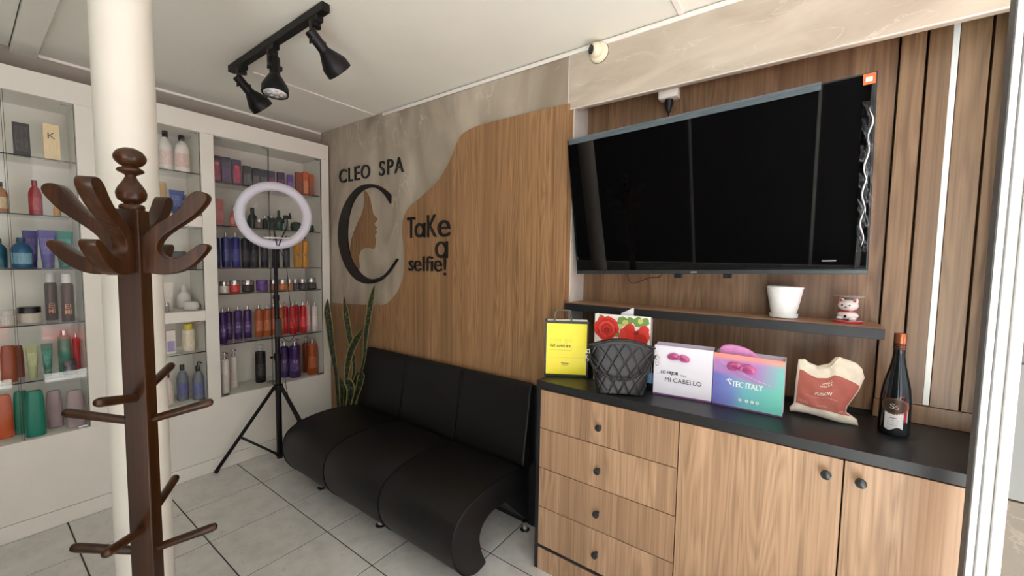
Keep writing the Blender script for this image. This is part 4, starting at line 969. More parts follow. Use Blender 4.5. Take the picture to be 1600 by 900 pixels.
# ------------------------------------------------------------------ track light
def build_track():
    t = thing('track_light', 'black ceiling track with three spotlights', 'lamp', (-2.1, .925, ZC))
    b = bm_new(); box(b, -.485, .475, -.017, .017, -.036, -.0005, .002); obj('track', b, BLACK, t)
    heads = [(-2.443, (-2.374, .925, 2.375), Vector((-.05, .72, -.69)), False), (-2.092, (-2.035, .925, 2.355), Vector((.10, -.05, -1)), True), (-1.704, (-1.70, .925, 2.375), Vector((-.02, .76, -.65)), False)]
    for x, piv, d, front in heads:
        d.normalize(); lx = x - (-2.1)
        b = bm_new(); cbox(b, (lx, 0, -.048), (.07, .03, .024), None, .003, 1); lathe(b, [(.020, -.075), (.020, -.060)], 14, c=(lx, 0, 0)); ad = obj('adapter', b, BLACK, t)
        P0 = Vector((lx, 0, -.07)); P1 = Vector((lx + .012, 0, -.135))
        b = bm_new(); cbox(b, (P0 + P1) / 2 + Vector((0, -.026, 0)), (.018, .004, .095), None); cbox(b, P0 + Vector((0, -.012, .002)), (.018, .030, .006), None); obj('yoke', b, BLACK, t)
        M = Matrix.Translation(P1 - d * .035) @ (-d).to_track_quat('Z', 'Y').to_matrix().to_4x4()
        # local -Z is the beam
        b = bm_new(); lathe(b, [(.050, -.150), (.0545, -.166), (.0565, -.166), (.0575, -.163), (.0565, -.134), (.054, -.126), (.026, -.076), (.0225, -.070), (.0225, .008), (.020, .012)], 30, M=M); hd = obj('spot_housing', b, BLACK, t, True, angle=25)
        b = bm_new(); lathe(b, [(.0500, -.1645), (.044, -.160), (.020, -.156), (0, -.155)], 30, M=M); obj('reflector', b, mat('lamp_reflector', (232, 232, 232), .4, .0, var=.08, scale=160), t, True)
        b = bm_new()
        for q in range(7):
            a = 2 * PI * q / 7; lathe(b, [(.009, -.1652), (.007, -.1662), (0, -.1665)], 8, M=M @ Matrix.Translation((.028 * math.cos(a), .028 * math.sin(a), 0)))
        obj('lens', b, mat('lamp_lens', (216, 216, 214), .15, var=.1), t, True)
        b = bm_new(); lathe(b, [(.013, -.03), (.013, .03)], 12, M=Matrix.Translation(P1) @ Matrix.Rotation(PI / 2, 4, 'X')); obj('knob', b, BLACK, t, True, angle=40)
        b = bm_new(); lathe(b, [(.004, -.034), (.004, .034)], 8, M=Matrix.Translation(P1) @ Matrix.Rotation(PI / 2, 4, 'X')); obj('screw', b, CHROME, t)
build_track()

# security camera and power plug under the bulkhead
t = thing('security_camera', 'small white dome security camera on the marble bulkhead', 'camera', (-.828, YW - .004, 2.435))
wp = mat('ivory_plastic', (228, 220, 192), .35)
b = bm_new(); lathe(b, [(.046, 0), (.046, .012), (.040, .022), (.034, .026)], 28, M=Matrix.Rotation(PI / 2, 4, 'X')); obj('base_ring', b, wp, t, True, angle=40)
dv = Vector((-.55, -.80, -.10)).normalized(); Mq = Matrix.Translation((0, -.034, 0)) @ dv.to_track_quat('Z', 'Y').to_matrix().to_4x4()
b = bm_new(); lathe(b, [(0, -.033)] + [(.033 * math.cos(a), .033 * math.sin(a)) for a in [-1.4 + 2.3 * i / 10 for i in range(11)]], 24, M=Mq); obj('ball', b, wp, t, True)
b = bm_new(); lathe(b, [(.0200, .0262), (.0205, .030), (.012, .0315), (0, .030)], 20, M=Mq); obj('lens', b, mat('lens_black', (16, 16, 18), .1), t, True, angle=40)
b = bm_new(); lathe(b, [(.048, 0), (.048, .003)], 24, M=Matrix.Rotation(PI / 2, 4, 'X')); obj('gasket', b, mat('grey_rubber', (120, 112, 100), .8), t)
t = thing('power_plug', 'white socket adapter with black plug hanging below the marble bulkhead', 'plug', (-.52, 1.862, 2.208))
b = bm_new(); box(b, -.042, .042, -.006, .05, -.030, .02, .008, 2); obj('socket', b, mat('socket_white', (214, 206, 196), .4), t, True, angle=40)
b = bm_new(); lathe(b, [(.008, -.085), (.012, -.07), (.018, -.05), (.018, -.031)], 14, c=(0, .02, 0)); obj('plug', b, BLACK, t, True, angle=40)
b = bm_new(); tube(b, [(0, .02, -.08), (.002, .025, -.2), (.0, .03, -.35)], .0035, 6); obj('cable', b, mat('cable_black', (20, 20, 20), .5), t, True)

# ------------------------------------------------------------------ television
def build_tv():
    C = (-.3828, 1.7684, 1.7290)
    t = thing('television', 'large flat black television tilted forward on the recessed wood wall', 'television', C)
    t.rotation_euler = (.16094, -.03025, -.02149)
    W, H = .55, .3212
    cab = BLACK
    b = bm_new(); box(b, -W, W, 0.001, .022, -H, H, .002); obj('casing', b, mat('tv_black', (12, 12, 13), .35), t)
    b = bm_new(); box(b, -.34, .34, .022, .062, -.25, .12, .012, 2); obj('rear_cover', b, mat('tv_black', (12, 12, 13), .35), t)
    b = bm_new(); box(b, -W + .006, W - .006, -.001, .001, -H + .018, H - .006); obj('screen', b, mat('screen_glass', (4, 4, 5), .02, var=.0, spec=.5), t)
    b = bm_new(); box(b, -W, W, -.004, .004, -H, -H + .015, .0015); obj('bottom_bezel', b, mat('bezel_steel', (72, 78, 82), .3, .7), t)
    b = bm_new(); box(b, -.012, .012, -.0046, -.004, -H + .005, -H + .011); obj('badge', b, mat('badge_silver', (190, 190, 190), .3, .8), t)
    film = mat('protective_film', (104, 116, 122), .16, var=.15, scale=60, alpha=.55)
    b = bm_new(); box(b, -W + .01, W - .14, -.0022, -.0012, H - .022, H + .004); obj('film_strip', b, film, t)
    def crinkle(x0, x1, z0, z1, amp, seed):
        rnd = random.Random(seed); bb = bm_new(); nx, nz = 5, 40; V = []
        for j in range(nz + 1):
            V.append([bb.verts.new((x0 + (x1 - x0) * i / nx + rnd.uniform(-.002, .002), -.0025 - amp * (0.5 + 0.5 * math.sin(j * .9 + i * 1.7 + seed)) * (0.3 + rnd.random()), z0 + (z1 - z0) * j / nz)) for i in range(nx + 1)])
        for j in range(nz):
            for i in range(nx): bb.faces.new((V[j][i], V[j][i + 1], V[j + 1][i + 1], V[j + 1][i]))
        return bb
    f2 = pane('film_clear', (.9, .91, .92), .06)
    glint_mat = mat('film_glint', (206, 208, 210), .12, var=.05)  # pale tubes stand in for bright reflections on the film's wrinkles
    for k, (z0, z1, x_) in enumerate(((-.225, -.10, W - .022), (-.12, .02, W - .020), (-.02, .12, W - .018), (.10, .215, W - .012))):
        b = bm_new(); n_ = 14; tube(b, [(x_ + .005 * math.sin(i * .55 + k), -.010 - .003 * math.sin(i * .8), z0 + (z1 - z0) * i / n_) for i in range(n_ + 1)], .002, 6, rr=[.0006 + .0022 * math.sin(PI * i / n_) for i in range(n_ + 1)]); obj('film_glint', b, glint_mat, t, True)
    obj('film_strip', crinkle(W - .034, W + .004, -H + .075, H - .085, .010, 3), f2, t, True)
    obj('film_strip', crinkle(-W - .002, -W + .014, -H + .07, H - .07, .004, 8), f2, t, True)
    b = bm_new(); box(b, W - .034, W - .004, -.0022, -.0012, H - .036, H - .004); st = obj('sticker', b, mat('orange_sticker', (226, 100, 40), .4), t)
    b = bm_new(); box(b, W - .028, W - .012, -.0026, -.0022, H - .028, H - .014); obj('sticker_emblem', b, cm((240, 226, 206)), st)
    b = bm_new(); box(b, W - .125, W - .085, -.0014, -.001, -H + .045, -H + .049); obj('screen_mark', b, cm((150, 152, 154)), t)
    for x in (-.065, .125):
        b = bm_new(); box(b, x - .016, x + .016, .0, .02, -H - .018, -H - .0005, .002); obj('bracket', b, mat('dark_chrome', (60, 60, 62), .25, .8), t)
    b = bm_new(); tube(b, spline([(-.30, .03, -H + .02), (-.30, .035, -H - .03), (-.285, .04, -H - .052), (-.25, .04, -H - .045), (-.20, .035, -H - .025), (-.15, .03, -H - .018), (-.125, .03, -H + .02)], 6), .0022, 6); obj('cable', b, mat('cable_brown', (58, 38, 30), .5), t, True)
    b = bm_new(); box(b, -.15, .15, .062, .078, -.12, .06); box(b, -.04, .04, .07, .16, -.06, .02); obj('wall_mount', b, BLACK, t)
build_tv()

# ------------------------------------------------------------------ wall shelf and counter
def build_shelf():
    t = thing('wall_shelf', 'long black-edged walnut shelf below the television', 'shelf', (-.37, 1.88, 1.21))
    b = bm_new(); box(b, -.966, .2288, 1.790, 1.9715, 1.2115, 1.2475, .0008); off(obj('board', b, BLACKLAM, t))
    b = bm_new(); box(b, -.966, .2288, 1.791, 1.9715, 1.2480, 1.2500, .0003); off(obj('shelf_top', b, SHELFWOOD, t, label='walnut laminate top surface'))
build_shelf()

YF = 1.556; CT = .905
def build_counter():
    t = thing('counter_cabinet', 'low walnut-fronted counter cabinet with black top, four drawers and two doors', 'cabinet', (-.24, 1.75, 0))
    def part(nm, x0, x1, y0, y1, z0, z1, m, b=0.001, lab=None):
        bb = bm_new(); box(bb, x0, x1, y0, y1, z0, z1, b); return off(obj(nm, bb, m, t, label=lab))
    bb = bm_new(); prism(bb, [(-.974, YF - .002), (.43, YF - .002), (.5035, 1.957), (-.974, 1.957)], CT - .036, CT, lambda u, v, a: (u, v, a), bev=.0012, seg=1); off(obj('countertop', bb, BLACKLAM, t))
    part('side_panel', -.9705, -.953, YF, 1.957, 0, CT - .0365, BLACKLAM)
    part('side_panel', .412, .428, YF, 1.957, 0, CT - .0365, BLACKLAM)
    part('carcass', -.952, .411, YF + .022, 1.957, .02, CT - .037, mat('carcass_black', (26, 26, 27), .7))
    part('base_rail', -.952, .411, YF + .003, YF + .02, .107, .121, BLACKLAM)
    part('kickboard', -.952, .411, YF + .001, YF + .019, .0, .106, DOORWOOD)
    kn = None
    def knob(par, x, z):
        bb = bm_new(); lathe(bb, [(.006, 0), (.006, .012), (.012, .017), (.0145, .022), (.0135, .029), (.008, .0315), (0, .032)], 22, M=Matrix.Translation((x, YF, z)) @ Matrix.Rotation(PI / 2, 4, 'X'))
        o = obj('knob', bb, mat('knob_black', (36, 38, 40), .3), par, True, angle=40); return o
    zz = [.866, .684, .496, .309, .122]
    for k in range(4):
        d = part('drawer', -.9515, -.347, YF, YF + .018, zz[k + 1] + .0018, zz[k] - .0018, DOORWOOD)
        knob(d, -.656, (.767, .581, .393, .213)[k])
    d = part('door', -.3435, .1285, YF, YF + .018, .1238, .8645, DOORWOOD); knob(d, .088, .815)
    d = part('door', .1325, .4105, YF, YF + .018, .1238, .8645, DOORWOOD); knob(d, .169, .816)
build_counter()

# ------------------------------------------------------------------ things on the shelf
t = thing('flower_pot', 'white ribbed plastic flower pot with saucer on the wall shelf', 'pot', (-.055, 1.897, 1.2505))
b = bm_new(); prof = [(.036, .004), (.040, .006)]
for i in range(60):
    q = i / 59; prof.append((.040 + .0195 * q ** .8 + (.0007 if i % 3 == 0 else 0), .012 + .100 * q))
prof += [(.0605, .113), (.0615, .117), (.0605, .120), (.057, .120), (.055, .10), (.04, .02), (0, .02)]
lathe(b, prof, 36); obj('pot', b, mat('pot_white', (236, 236, 234), .4, var=.01), t, True, angle=50)
b = bm_new(); lathe(b, [(.038, 0), (.047, .002), (.0485, .016), (.0465, .017), (.044, .004), (0, .003)], 32); obj('saucer', b, mat('pot_white', (236, 236, 234), .4, var=.01), t, True, angle=50)

t = thing('cat_figurine', 'white cat figurine with red ears in a clear round case on the wall shelf', 'figurine', (.139, 1.895, 1.2505), -.35)
ch = mat('porcelain', (232, 226, 220), .25, var=.02); rd = mat('toy_red', (196, 44, 48), .35)
b = bm_new(); lathe(b, [(.045, 0), (.046, .002), (.046, .006), (.044, .007)], 32); obj('case_base', b, rd, t, True, angle=40)
b = bm_new(); lathe(b, [(.045, .0072), (.045, .094), (.043, .096), (0, .096)], 32); obj('case', b, pane('case_clear', (.96, .96, .97)), t, True, angle=40)
b = bm_new()
for zz_ in (.0955, .0085): tube(b, [(.0447 * math.cos(2 * PI * i / 40), .0447 * math.sin(2 * PI * i / 40), zz_) for i in range(40)], .0009, 5, True)
obj('case_rim', b, mat('case_rim_clear', (214, 216, 220), .1, alpha=.55), t, True)
def ell(bb, c, r, seg=20):
    lathe(bb, [(0, -r[2])] + [(math.cos(a), r[2] * math.sin(a)) for a in [-1.45 + 2.9 * i / 12 for i in range(13)]] + [(0, r[2])], seg, c=c, sx=r[0], sy=r[1])
b = bm_new(); ell(b, (0, 0, .025), (.031, .024, .0175)); ell(b, (-.018, -.013, .015), (.011, .013, .0075)); ell(b, (.018, -.013, .015), (.011, .013, .0075)); obj('body', b, ch, t, True)
b = bm_new(); ell(b, (0, -.002, .061), (.030, .024, .0215)); obj('head', b, ch, t, True)
for sx in (-1, 1):
    b = bm_new(); lathe(b, [(.0105, 0), (.007, .009), (0, .017)], 12, M=Matrix.Translation((sx * .0185, 0, .074)) @ Matrix.Rotation(sx * .45, 4, 'Y')); obj('ear', b, ch, t, True, angle=60)
    b = bm_new(); lathe(b, [(.006, 0), (.004, .006), (0, .011)], 10, M=Matrix.Translation((sx * .0185, -.006, .0755)) @ Matrix.Rotation(sx * .45, 4, 'Y')); obj('inner_ear', b, rd, t, True)
    b = bm_new(); ell(b, (sx * .011, -.0245, .063), (.0035, .002, .0028), 10); obj('eye', b, mat('toy_black', (24, 22, 24), .2), t, True)
b = bm_new(); ell(b, (0, -.0262, .056), (.0035, .002, .0022), 10); obj('nose', b, mat('toy_black', (24, 22, 24), .2), t, True)
b = bm_new(); ell(b, (0, -.0245, .023), (.004, .002, .005), 10); obj('belly_mark', b, mat('toy_black', (24, 22, 24), .2), t, True)
b = bm_new(); tube(b, [(.024 * math.cos(2 * PI * i / 20), .019 * math.sin(2 * PI * i / 20), .041) for i in range(20)], .0025, 6, True); obj('collar', b, rd, t, True)

# ------------------------------------------------------------------ things on the counter
def paper_bag(name, label, x0, y0, x1, y1, h, d, m_front, m_side, m_in=None, h_back=None):
    """open paper bag: front edge runs from (x0, y0) to (x1, y1); local x along the front, y to the back"""
    w = math.hypot(x1 - x0, y1 - y0); a = math.atan2(y1 - y0, x1 - x0)
    t = thing(name, label, 'bag', (x0, y0, CT + .0008), a)
    hb = h_back or h
    th = .0012
    b = bm_new(); box(b, 0, w, 0, th, 0, h); obj('front_panel', b, m_front, t)
    b = bm_new(); box(b, 0, w, d - th, d, 0, hb); obj('back_panel', b, m_in or m_side, t)
    for xx in (0, w - th):
        b = bm_new()
        prism(b, [(th, 0), (d / 2, 0), (d - th, 0), (d - th, hb), (d / 2, (h + hb) / 2 - .006), (th, h)], 0, th, lambda u, v, q: (xx + q, u, v)); obj('gusset', b, m_side, t)
    b = bm_new(); box(b, th, w - th, th, d - th, 0, th); obj('bag_base', b, m_side, t)
    return t, w

yel = mat('yellow_card', (250, 232, 20), .4, var=.02)
blk = mat('bag_black', (24, 23, 22), .45)
t, w = paper_bag('gift_bag', 'yellow paper bag with black edges and grey handle at the left of the counter', -.985, 1.636, -.806, 1.739, .268, .07, blk, blk)
b = bm_new(); box(b, .008, w - .008, -.0008, -.0002, .012, .256); obj('yellow_panel', b, yel, t)
def flat_text(par, s, x0, z0, hh, m, y=-.0014, wid=None, bold=0.0, name='lettering'):
    asp = text2d(s, bold)[2]; ww = wid or hh * asp
    bb = bm_new(); k_ = 3 if bold else 1
    for e in range(k_): put_text(bb, s, lambda a, q: (x0 + a * ww + (e - (k_ - 1) / 2) * hh * .038, y - e * .00005, z0 + q * hh), bold=0.0)
    return obj(name, bb, m, par)
ink = mat('ink_black', (34, 32, 20), .5)
fnt = mat('ink_faint', (206, 188, 30), .5)
flat_text(t, 'WE AMPLIFY.', .024, .141, .013, ink, wid=.104, bold=.008)
b = bm_new()
for x0_, z0_, n_ in ((.024, .172, 11), (.024, .157, 9)):
    for k in range(n_):
        if k in (6,): continue
        box(b, x0_ + k * .0100, x0_ + k * .0100 + .0065, -.0012, -.0008, z0_, z0_ + .0012); box(b, x0_ + k * .0100, x0_ + k * .0100 + .0012, -.0012, -.0008, z0_, z0_ + .010); box(b, x0_ + k * .0100, x0_ + k * .0100 + .005, -.0012, -.0008, z0_ + .009, z0_ + .010)
obj('outline_print', b, mat('ink_olive', (190, 172, 22), .5), t)['kind'] = 'stuff'
b = bm_new(); 
for k in range(14): box(b, .024 + k * .0076, .0292 + k * .0076, -.0012, -.0008, .127, .1293)
obj('small_print', b, mat('ink_olive', (190, 172, 22), .5), t)['kind'] = 'stuff'
b = bm_new(); box(b, .012, w - .012, -.0012, -.0008, .092, .0930); obj('crease', b, fnt, t)
b = bm_new(); cxl = w * .47
for (u0, v0, u1, v1) in ((-.018, .060, .018, .061), (-.012, .064, .012, .067), (-.018, .066, -.010, .069), (.010, .062, .019, .0655), (-.015, .055, .015, .0562)): box(b, cxl + u0, cxl + u1, -.0012, -.0008, v0, v1)
obj('emblem', b, mat('ink_brown', (110, 98, 24), .5), t)
b = bm_new(); box(b, .010, w - .004, .03, .045, .262, .271, .002); obj('paper_insert', b, mat('paper_white', (232, 230, 222), .6), t)
b = bm_new(); tube(b, spline([(.044, .004, .255), (.045, .004, .285), (.049, .004, .312), (.060, .004, .318), (.11, .004, .318), (.118, .004, .312), (.123, .004, .285), (.125, .004, .255)], 5), .0042, 8); obj('handle', b, mat('rope_grey', (104, 98, 92), .8), t, True)

# rose print gift bag behind the purse
wht = mat('bag_white', (236, 232, 226), .5, var=.02)
t, w = paper_bag('gift_bag', 'white gift bag printed with red roses standing behind the black quilted handbag', -.775, 1.735, -.530, 1.775, .312, .07, wht, wht)
rng = random.Random(5)
def blob(bb, cx_, cz_, r, y, n=18, wob=.12, sq=1.0):
    V = [bb.verts.new((cx_ + r * (1 + rng.uniform(-wob, wob)) * math.cos(2 * PI * i / n), y, cz_ + sq * r * (1 + rng.uniform(-wob, wob)) * math.sin(2 * PI * i / n))) for i in range(n)]
    bb.faces.new(V)
reds = [mat('rose_a', (214, 52, 38), .5), mat('rose_b', (186, 34, 30), .5), mat('rose_c', (226, 70, 54), .5), mat('rose_d', (140, 22, 24), .5)]
grn = [mat('print_green', (110, 150, 70), .5), mat('print_lime', (196, 204, 110), .5)]
for x_, z_, r_ in ((.125, .285, .022), (.16, .29, .016), (.195, .285, .022), (.225, .288, .018), (.10, .225, .014), (.03, .295, .012)): b = bm_new(); blob(b, x_, z_, r_, -.0006); obj('printed_leaf', b, grn[0], t)
for x_, z_, r_ in ((.14, .278, .014), (.205, .29, .012), (.118, .262, .01)): b = bm_new(); blob(b, x_, z_, r_, -.0009); obj('printed_leaf', b, grn[1], t)
for k, (r_, m) in enumerate(((.056, reds[0]), (.044, reds[1]), (.038, reds[2]), (.027, reds[1]), (.022, reds[0]), (.013, reds[3]), (.008, reds[1]))):
    b = bm_new(); blob(b, .055 + k * .0005, .248 - k * .002, r_, -.0010 - k * .0002, 22, .09); obj('rose_petal_print', b, m, t)
for k, (x_, z_, r_, m) in enumerate(((.150, .222, .040, reds[2]), (.158, .252, .024, reds[0]), (.172, .218, .03, reds[0]), (.215, .222, .034, reds[2]), (.222, .250, .022, reds[0]), (.190, .235, .012, reds[3]), (.205, .205, .03, reds[1]))):
    b = bm_new(); blob(b, x_, z_, r_, -.0010 - k * .0002, 20, .12); obj('rose_petal_print', b, m, t)
b = bm_new(); prism(b, [(.10, .28), (.115, .318), (.14, .330), (.165, .345), (.19, .330), (.215, .316), (.22, .28)], .028, .034, lambda u, v, q: (u, q, v)); obj('tissue_paper', b, mat('tissue_white', (222, 222, 228), .7, var=.06, scale=25), t)

# pillow-shaped soft bags
def pillow(s_, t_, xl, xr, zb, zt, th, fy):
    x = xl(t_) + (xr(t_) - xl(t_)) * s_
    z0, z1 = zb(s_), zt(s_)
    return Vector((x, 0, z0 + (z1 - z0) * t_)), th(s_, t_)
def soft_bag(b, nx, nz, xl, xr, zb, zt, th, relief=lambda s, t: 0.0):
    F = []; B = []
    for j in range(nz + 1):
        rf = []; rb = []
        for i in range(nx + 1):
            s_, t_ = i / nx, j / nz
            p, h = pillow(s_, t_, xl, xr, zb, zt, th, None)
            e = (i in (0, nx) or j in (0, nz))
            vf = b.verts.new((p.x, -h - (0 if e else relief(s_, t_)), p.z)); rf.append(vf)
            rb.append(vf if False else b.verts.new((p.x, h + .0008, p.z)))
        F.append(rf); B.append(rb)
    for j in range(nz):
        for i in range(nx):
            b.faces.new((F[j][i], F[j][i + 1], F[j + 1][i + 1], F[j + 1][i])); b.faces.new((B[j][i], B[j + 1][i], B[j + 1][i + 1], B[j][i + 1]))
    for i in range(nx):
        for j in (0, nz): b.faces.new((F[j][i], F[j][i + 1], B[j][i + 1], B[j][i]))
    for j in range(nz):
        for i in (0, nx): b.faces.new((F[j][i], F[j + 1][i], B[j + 1][i], B[j][i]))

t = thing('handbag', 'black quilted leather handbag with a chain strap in front of the rose gift bag', 'handbag', (-.605, 1.628, CT + .0008), math.atan2(.088, .175))
bagm = mat('quilted_leather', (17, 16, 17), .42, var=.15, scale=90, bump=.15)
xl = lambda q: -.098 - .036 * q; xr = lambda q: .098 + .036 * q
zb = lambda s_: 0.0 + .003 * math.sin(PI * s_); zt = lambda s_: .196 + .030 * math.sin(PI * s_)
th = lambda s_, q: .008 + .038 * (max(0, 1 - abs(2 * s_ - 1) ** 5)) ** .5 * (.85 - .35 * q ** 2)
def quilt(s_, q):
    if q > .93: return .001 if q < .95 else .003
    x = (s_ - .5) * .25; z_ = q * .21
    u = (x / .054 + z_ / .080 + .2) % 1.0; v = (x / .054 - z_ / .080 + .3) % 1.0
    return .0034 * min(1, 9 * min(u, 1 - u)) ** .7 * min(1, 9 * min(v, 1 - v)) ** .7
b = bm_new(); soft_bag(b, 120, 100, xl, xr, zb, zt, th, quilt); obj('bag_body', b, bagm, t, True)
b = bm_new(); tube(b, [(xl(1) + (xr(1) - xl(1)) * i / 20, -.026, zt(i / 20) + .002) for i in range(21)], .004, 8); obj('top_trim', b, bagm, t, True)
# chain strap drooping across the front
cp = spline([(-.136, -.030, .168), (-.120, -.050, .125), (-.085, -.058, .092), (-.03, -.064, .072), (.02, -.064, .072), (.065, -.060, .092), (.105, -.052, .135), (.135, -.032, .172)], 7)
b = bm_new(); gun = mat('gunmetal', (70, 68, 68), .25, .9)
for i in range(0, len(cp) - 1):
    p = (cp[i] + cp[i + 1]) / 2; d = (cp[i + 1] - cp[i]).normalized(); ln = (cp[i + 1] - cp[i]).length
    sd = d.cross(Vector((0, 1, 0))).normalized(); nn = Vector((0, 1, 0)) if i % 2 else sd
    if i % 2 == 0: sd = Vector((0, 1, 0))
    sd = d.cross(nn).normalized()
    tube(b, [p + d * ln * .85 * math.cos(2 * PI * k / 10) + sd * .0052 * math.sin(2 * PI * k / 10) for k in range(10)], .0016, 5, True)
obj('chain', b, gun, t, True)
b = bm_new(); tube(b, [p + Vector((0, -.001, 0)) for p in cp], .003, 6); obj('strap', b, blk, t, True)
silv = mat('bright_chain', (196, 194, 190), .2, 1.0)
for sx in (-1, 1):
    b = bm_new()
    for k in range(4):
        c_ = Vector((sx * (.137 + .004 * (k % 2)), -.034, .176 - k * .012))
        tube(b, [c_ + Vector((.0065 * math.cos(2 * PI * i / 12), .004 * (k % 2) * math.cos(2 * PI * i / 12), .0085 * math.sin(2 * PI * i / 12))) for i in range(12)], .0018, 6, True)
    obj('chain_ring', b, silv, t, True)

# small dark bottle between the handbag and the white bag
t = thing('dark_bottle', 'small dark bottle with blue label half hidden behind the black handbag', 'bottle', (-.509, 1.737, CT + .0005))
b = bm_new(); lathe(b, [(.017, 0), (.018, .003), (.018, .10), (.009, .125), (.009, .14)], 20); obj('body', b, mat('dark_glass', (18, 20, 24), .1), t, True, angle=40)
b = bm_new(); arc_label(b, .018, .035, .08, 1.6); 
lb = obj('printed_label', b, print_mat('print_blue', (70, 110, 150), (170, 200, 220)), t, True); lb.rotation_euler = (0, 0, -PI / 2)

# white bag and pastel bag
purp = mat('bag_mauve', (112, 70, 118), .5)
lil = mat('bag_lilac', (206, 196, 214), .5, var=.03)
whb = mat('bag_glossy_white', (226, 224, 232), .35, var=.03, scale=14)
t, w = paper_bag('shopping_bag', 'white paper bag with pink ribbon bow and the words LO MEJOR PARA MI CABELLO', -.488, 1.700, -.268, 1.724, .208, .085, whb, lil, lil)
b = bm_new(); box(b, 0, w, -.0008, .0, 0, .007); obj('bottom_band', b, purp, t)
flat_text(t, 'LO MEJOR', .030, .088, .0165, ink, wid=.066, bold=.008)
flat_text(t, 'PARA', .104, .088, .009, mat('ink_grey', (120, 116, 124), .5), wid=.024)
flat_text(t, 'MI CABELLO', .046, .060, .018, ink, wid=.138, bold=.0)
def bow(par, x, z_, wd):
    m = mat('pink_ribbon', (184, 84, 136), .3, var=.15, scale=60)
    for sx in (-1, 1):
        bb = bm_new()
        lathe(bb, [(0, -.5), (.22, -.46), (.40, -.25), (.46, 0), (.40, .25), (.24, .44), (0, .5)], 16, M=Matrix.Translation((x + sx * wd * .26, -.006, z_ + sx * -.002)) @ Matrix.Rotation(PI / 2 + sx * .2, 4, 'Y') @ Matrix.Diagonal((wd * .40, .012, wd * .55, 1))); obj('bow_loop', bb, m, par, True)
    bb = bm_new(); cbox(bb, (x, -.009, z_), (wd * .10, .012, wd * .22), Matrix.Rotation(.5, 4, 'Y'), .003, 2); obj('bow_knot', bb, m, par)
    bb = bm_new()
    for k in range(5): tube(bb, [(x - wd * .42 + k * .006, -.0135, z_ + .004 - k * .003), (x + wd * .40 - k * .004, -.0135, z_ - .006 + k * .002)], .0008, 5)
    obj('ribbon_fold', bb, mat('pink_ribbon_dark', (166, 64, 122), .35), par)
bow(t, .096, .166, .080)

def pastel():
    m = bpy.data.materials.new('pastel_print'); m.use_nodes = True
    nt = m.node_tree; bb = nt.nodes['Principled BSDF']; L = nt.links.new
    tc = nt.nodes.new('ShaderNodeTexCoord'); sp = nt.nodes.new('ShaderNodeSeparateXYZ'); L(tc.outputs['Object'], sp.inputs[0])
    def mm(op, a, b_):
        n = nt.nodes.new('ShaderNodeMath'); n.operation = op
        for i, v in enumerate((a, b_)):
            if isinstance(v, (int, float)): n.inputs[i].default_value = v
            else: L(v, n.inputs[i])
        return n.outputs[0]
    xx = mm('DIVIDE', sp.outputs['X'], .23); zz = mm('DIVIDE', sp.outputs['Z'], .2)
    n = nt.nodes.new('ShaderNodeTexNoise'); n.inputs['Scale'].default_value = 9; L(tc.outputs['Object'], n.inputs['Vector'])
    wob = mm('MULTIPLY', mm('SUBTRACT', n.outputs['Fac'], .5), .25)
    r1 = ramp(nt, [(0.0, (112, 112, 190)), (.26, (122, 140, 204)), (.48, (116, 190, 198)), (1.0, (118, 208, 188))]); L(mm('ADD', xx, wob), r1.inputs['Fac'])
    d = mm('ADD', mm('SUBTRACT', zz, mm('MULTIPLY', xx, -.30)), wob)
    # diagonal mauve sweep, then a coral top edge
    r2 = ramp(nt, [(.66, (255, 255, 255)), (.74, (0, 0, 0)), (.95, (0, 0, 0))])
    m1 = nt.nodes.new('ShaderNodeMapRange'); m1.inputs['From Min'].default_value = .62; m1.inputs['From Max'].default_value = .72; L(mm('SUBTRACT', zz, mm('MULTIPLY', mm('SUBTRACT', xx, .0), -.22)), m1.inputs['Value'])
    m2 = nt.nodes.new('ShaderNodeMapRange'); m2.inputs['From Min'].default_value = .95; m2.inputs['From Max'].default_value = .55; L(mm('ADD', xx, mm('MULTIPLY', zz, -.1)), m2.inputs['Value'])
    mxa = nt.nodes.new('ShaderNodeMix'); mxa.data_type = 'RGBA'; L(mm('MULTIPLY', m1.outputs[0], m2.outputs[0]), mxa.inputs[0]); L(r1.outputs['Color'], mxa.inputs[6]); mxa.inputs[7].default_value = lin((178, 132, 192))
    m3 = nt.nodes.new('ShaderNodeMapRange'); m3.inputs['From Min'].default_value = .86; m3.inputs['From Max'].default_value = .99; L(mm('ADD', zz, mm('MULTIPLY', wob, .4)), m3.inputs['Value'])
    mxb = nt.nodes.new('ShaderNodeMix'); mxb.data_type = 'RGBA'; L(m3.outputs[0], mxb.inputs[0]); L(mxa.outputs[2], mxb.inputs[6]); mxb.inputs[7].default_value = lin((248, 156, 136))
    L(mxb.outputs[2], bb.inputs['Base Color']); bb.inputs['Roughness'].default_value = .3
    return m
t, w = paper_bag('shopping_bag', 'pastel purple and mint paper bag with pink bow and the words TEC ITALY', -.2655, 1.722, -.036, 1.716, .205, .085, pastel(), whb, lil)
b = bm_new(); box(b, 0, w, -.0008, .0, 0, .006); obj('bottom_band', b, purp, t)
wi = mat('ink_white', (240, 240, 240), .5)
flat_text(t, 'TEC ITALY', .066, .084, .021, wi, wid=.102, bold=.008)
b = bm_new()
for k in range(7):
    a = .35 + k * .36; tube(b, [(.058 + .003 * math.cos(a), -.0012, .104 + .003 * math.sin(a)), (.058 + .012 * math.cos(a + .4), -.0012, .100 + .012 * math.sin(a + .4))], .0010, 4)
prism(b, [(.050, .108), (.056, .105), (.066, .088), (.060, .090)], -.0016, -.0008, lambda u, v, q: (u, q, v)); obj('emblem', b, wi, t)
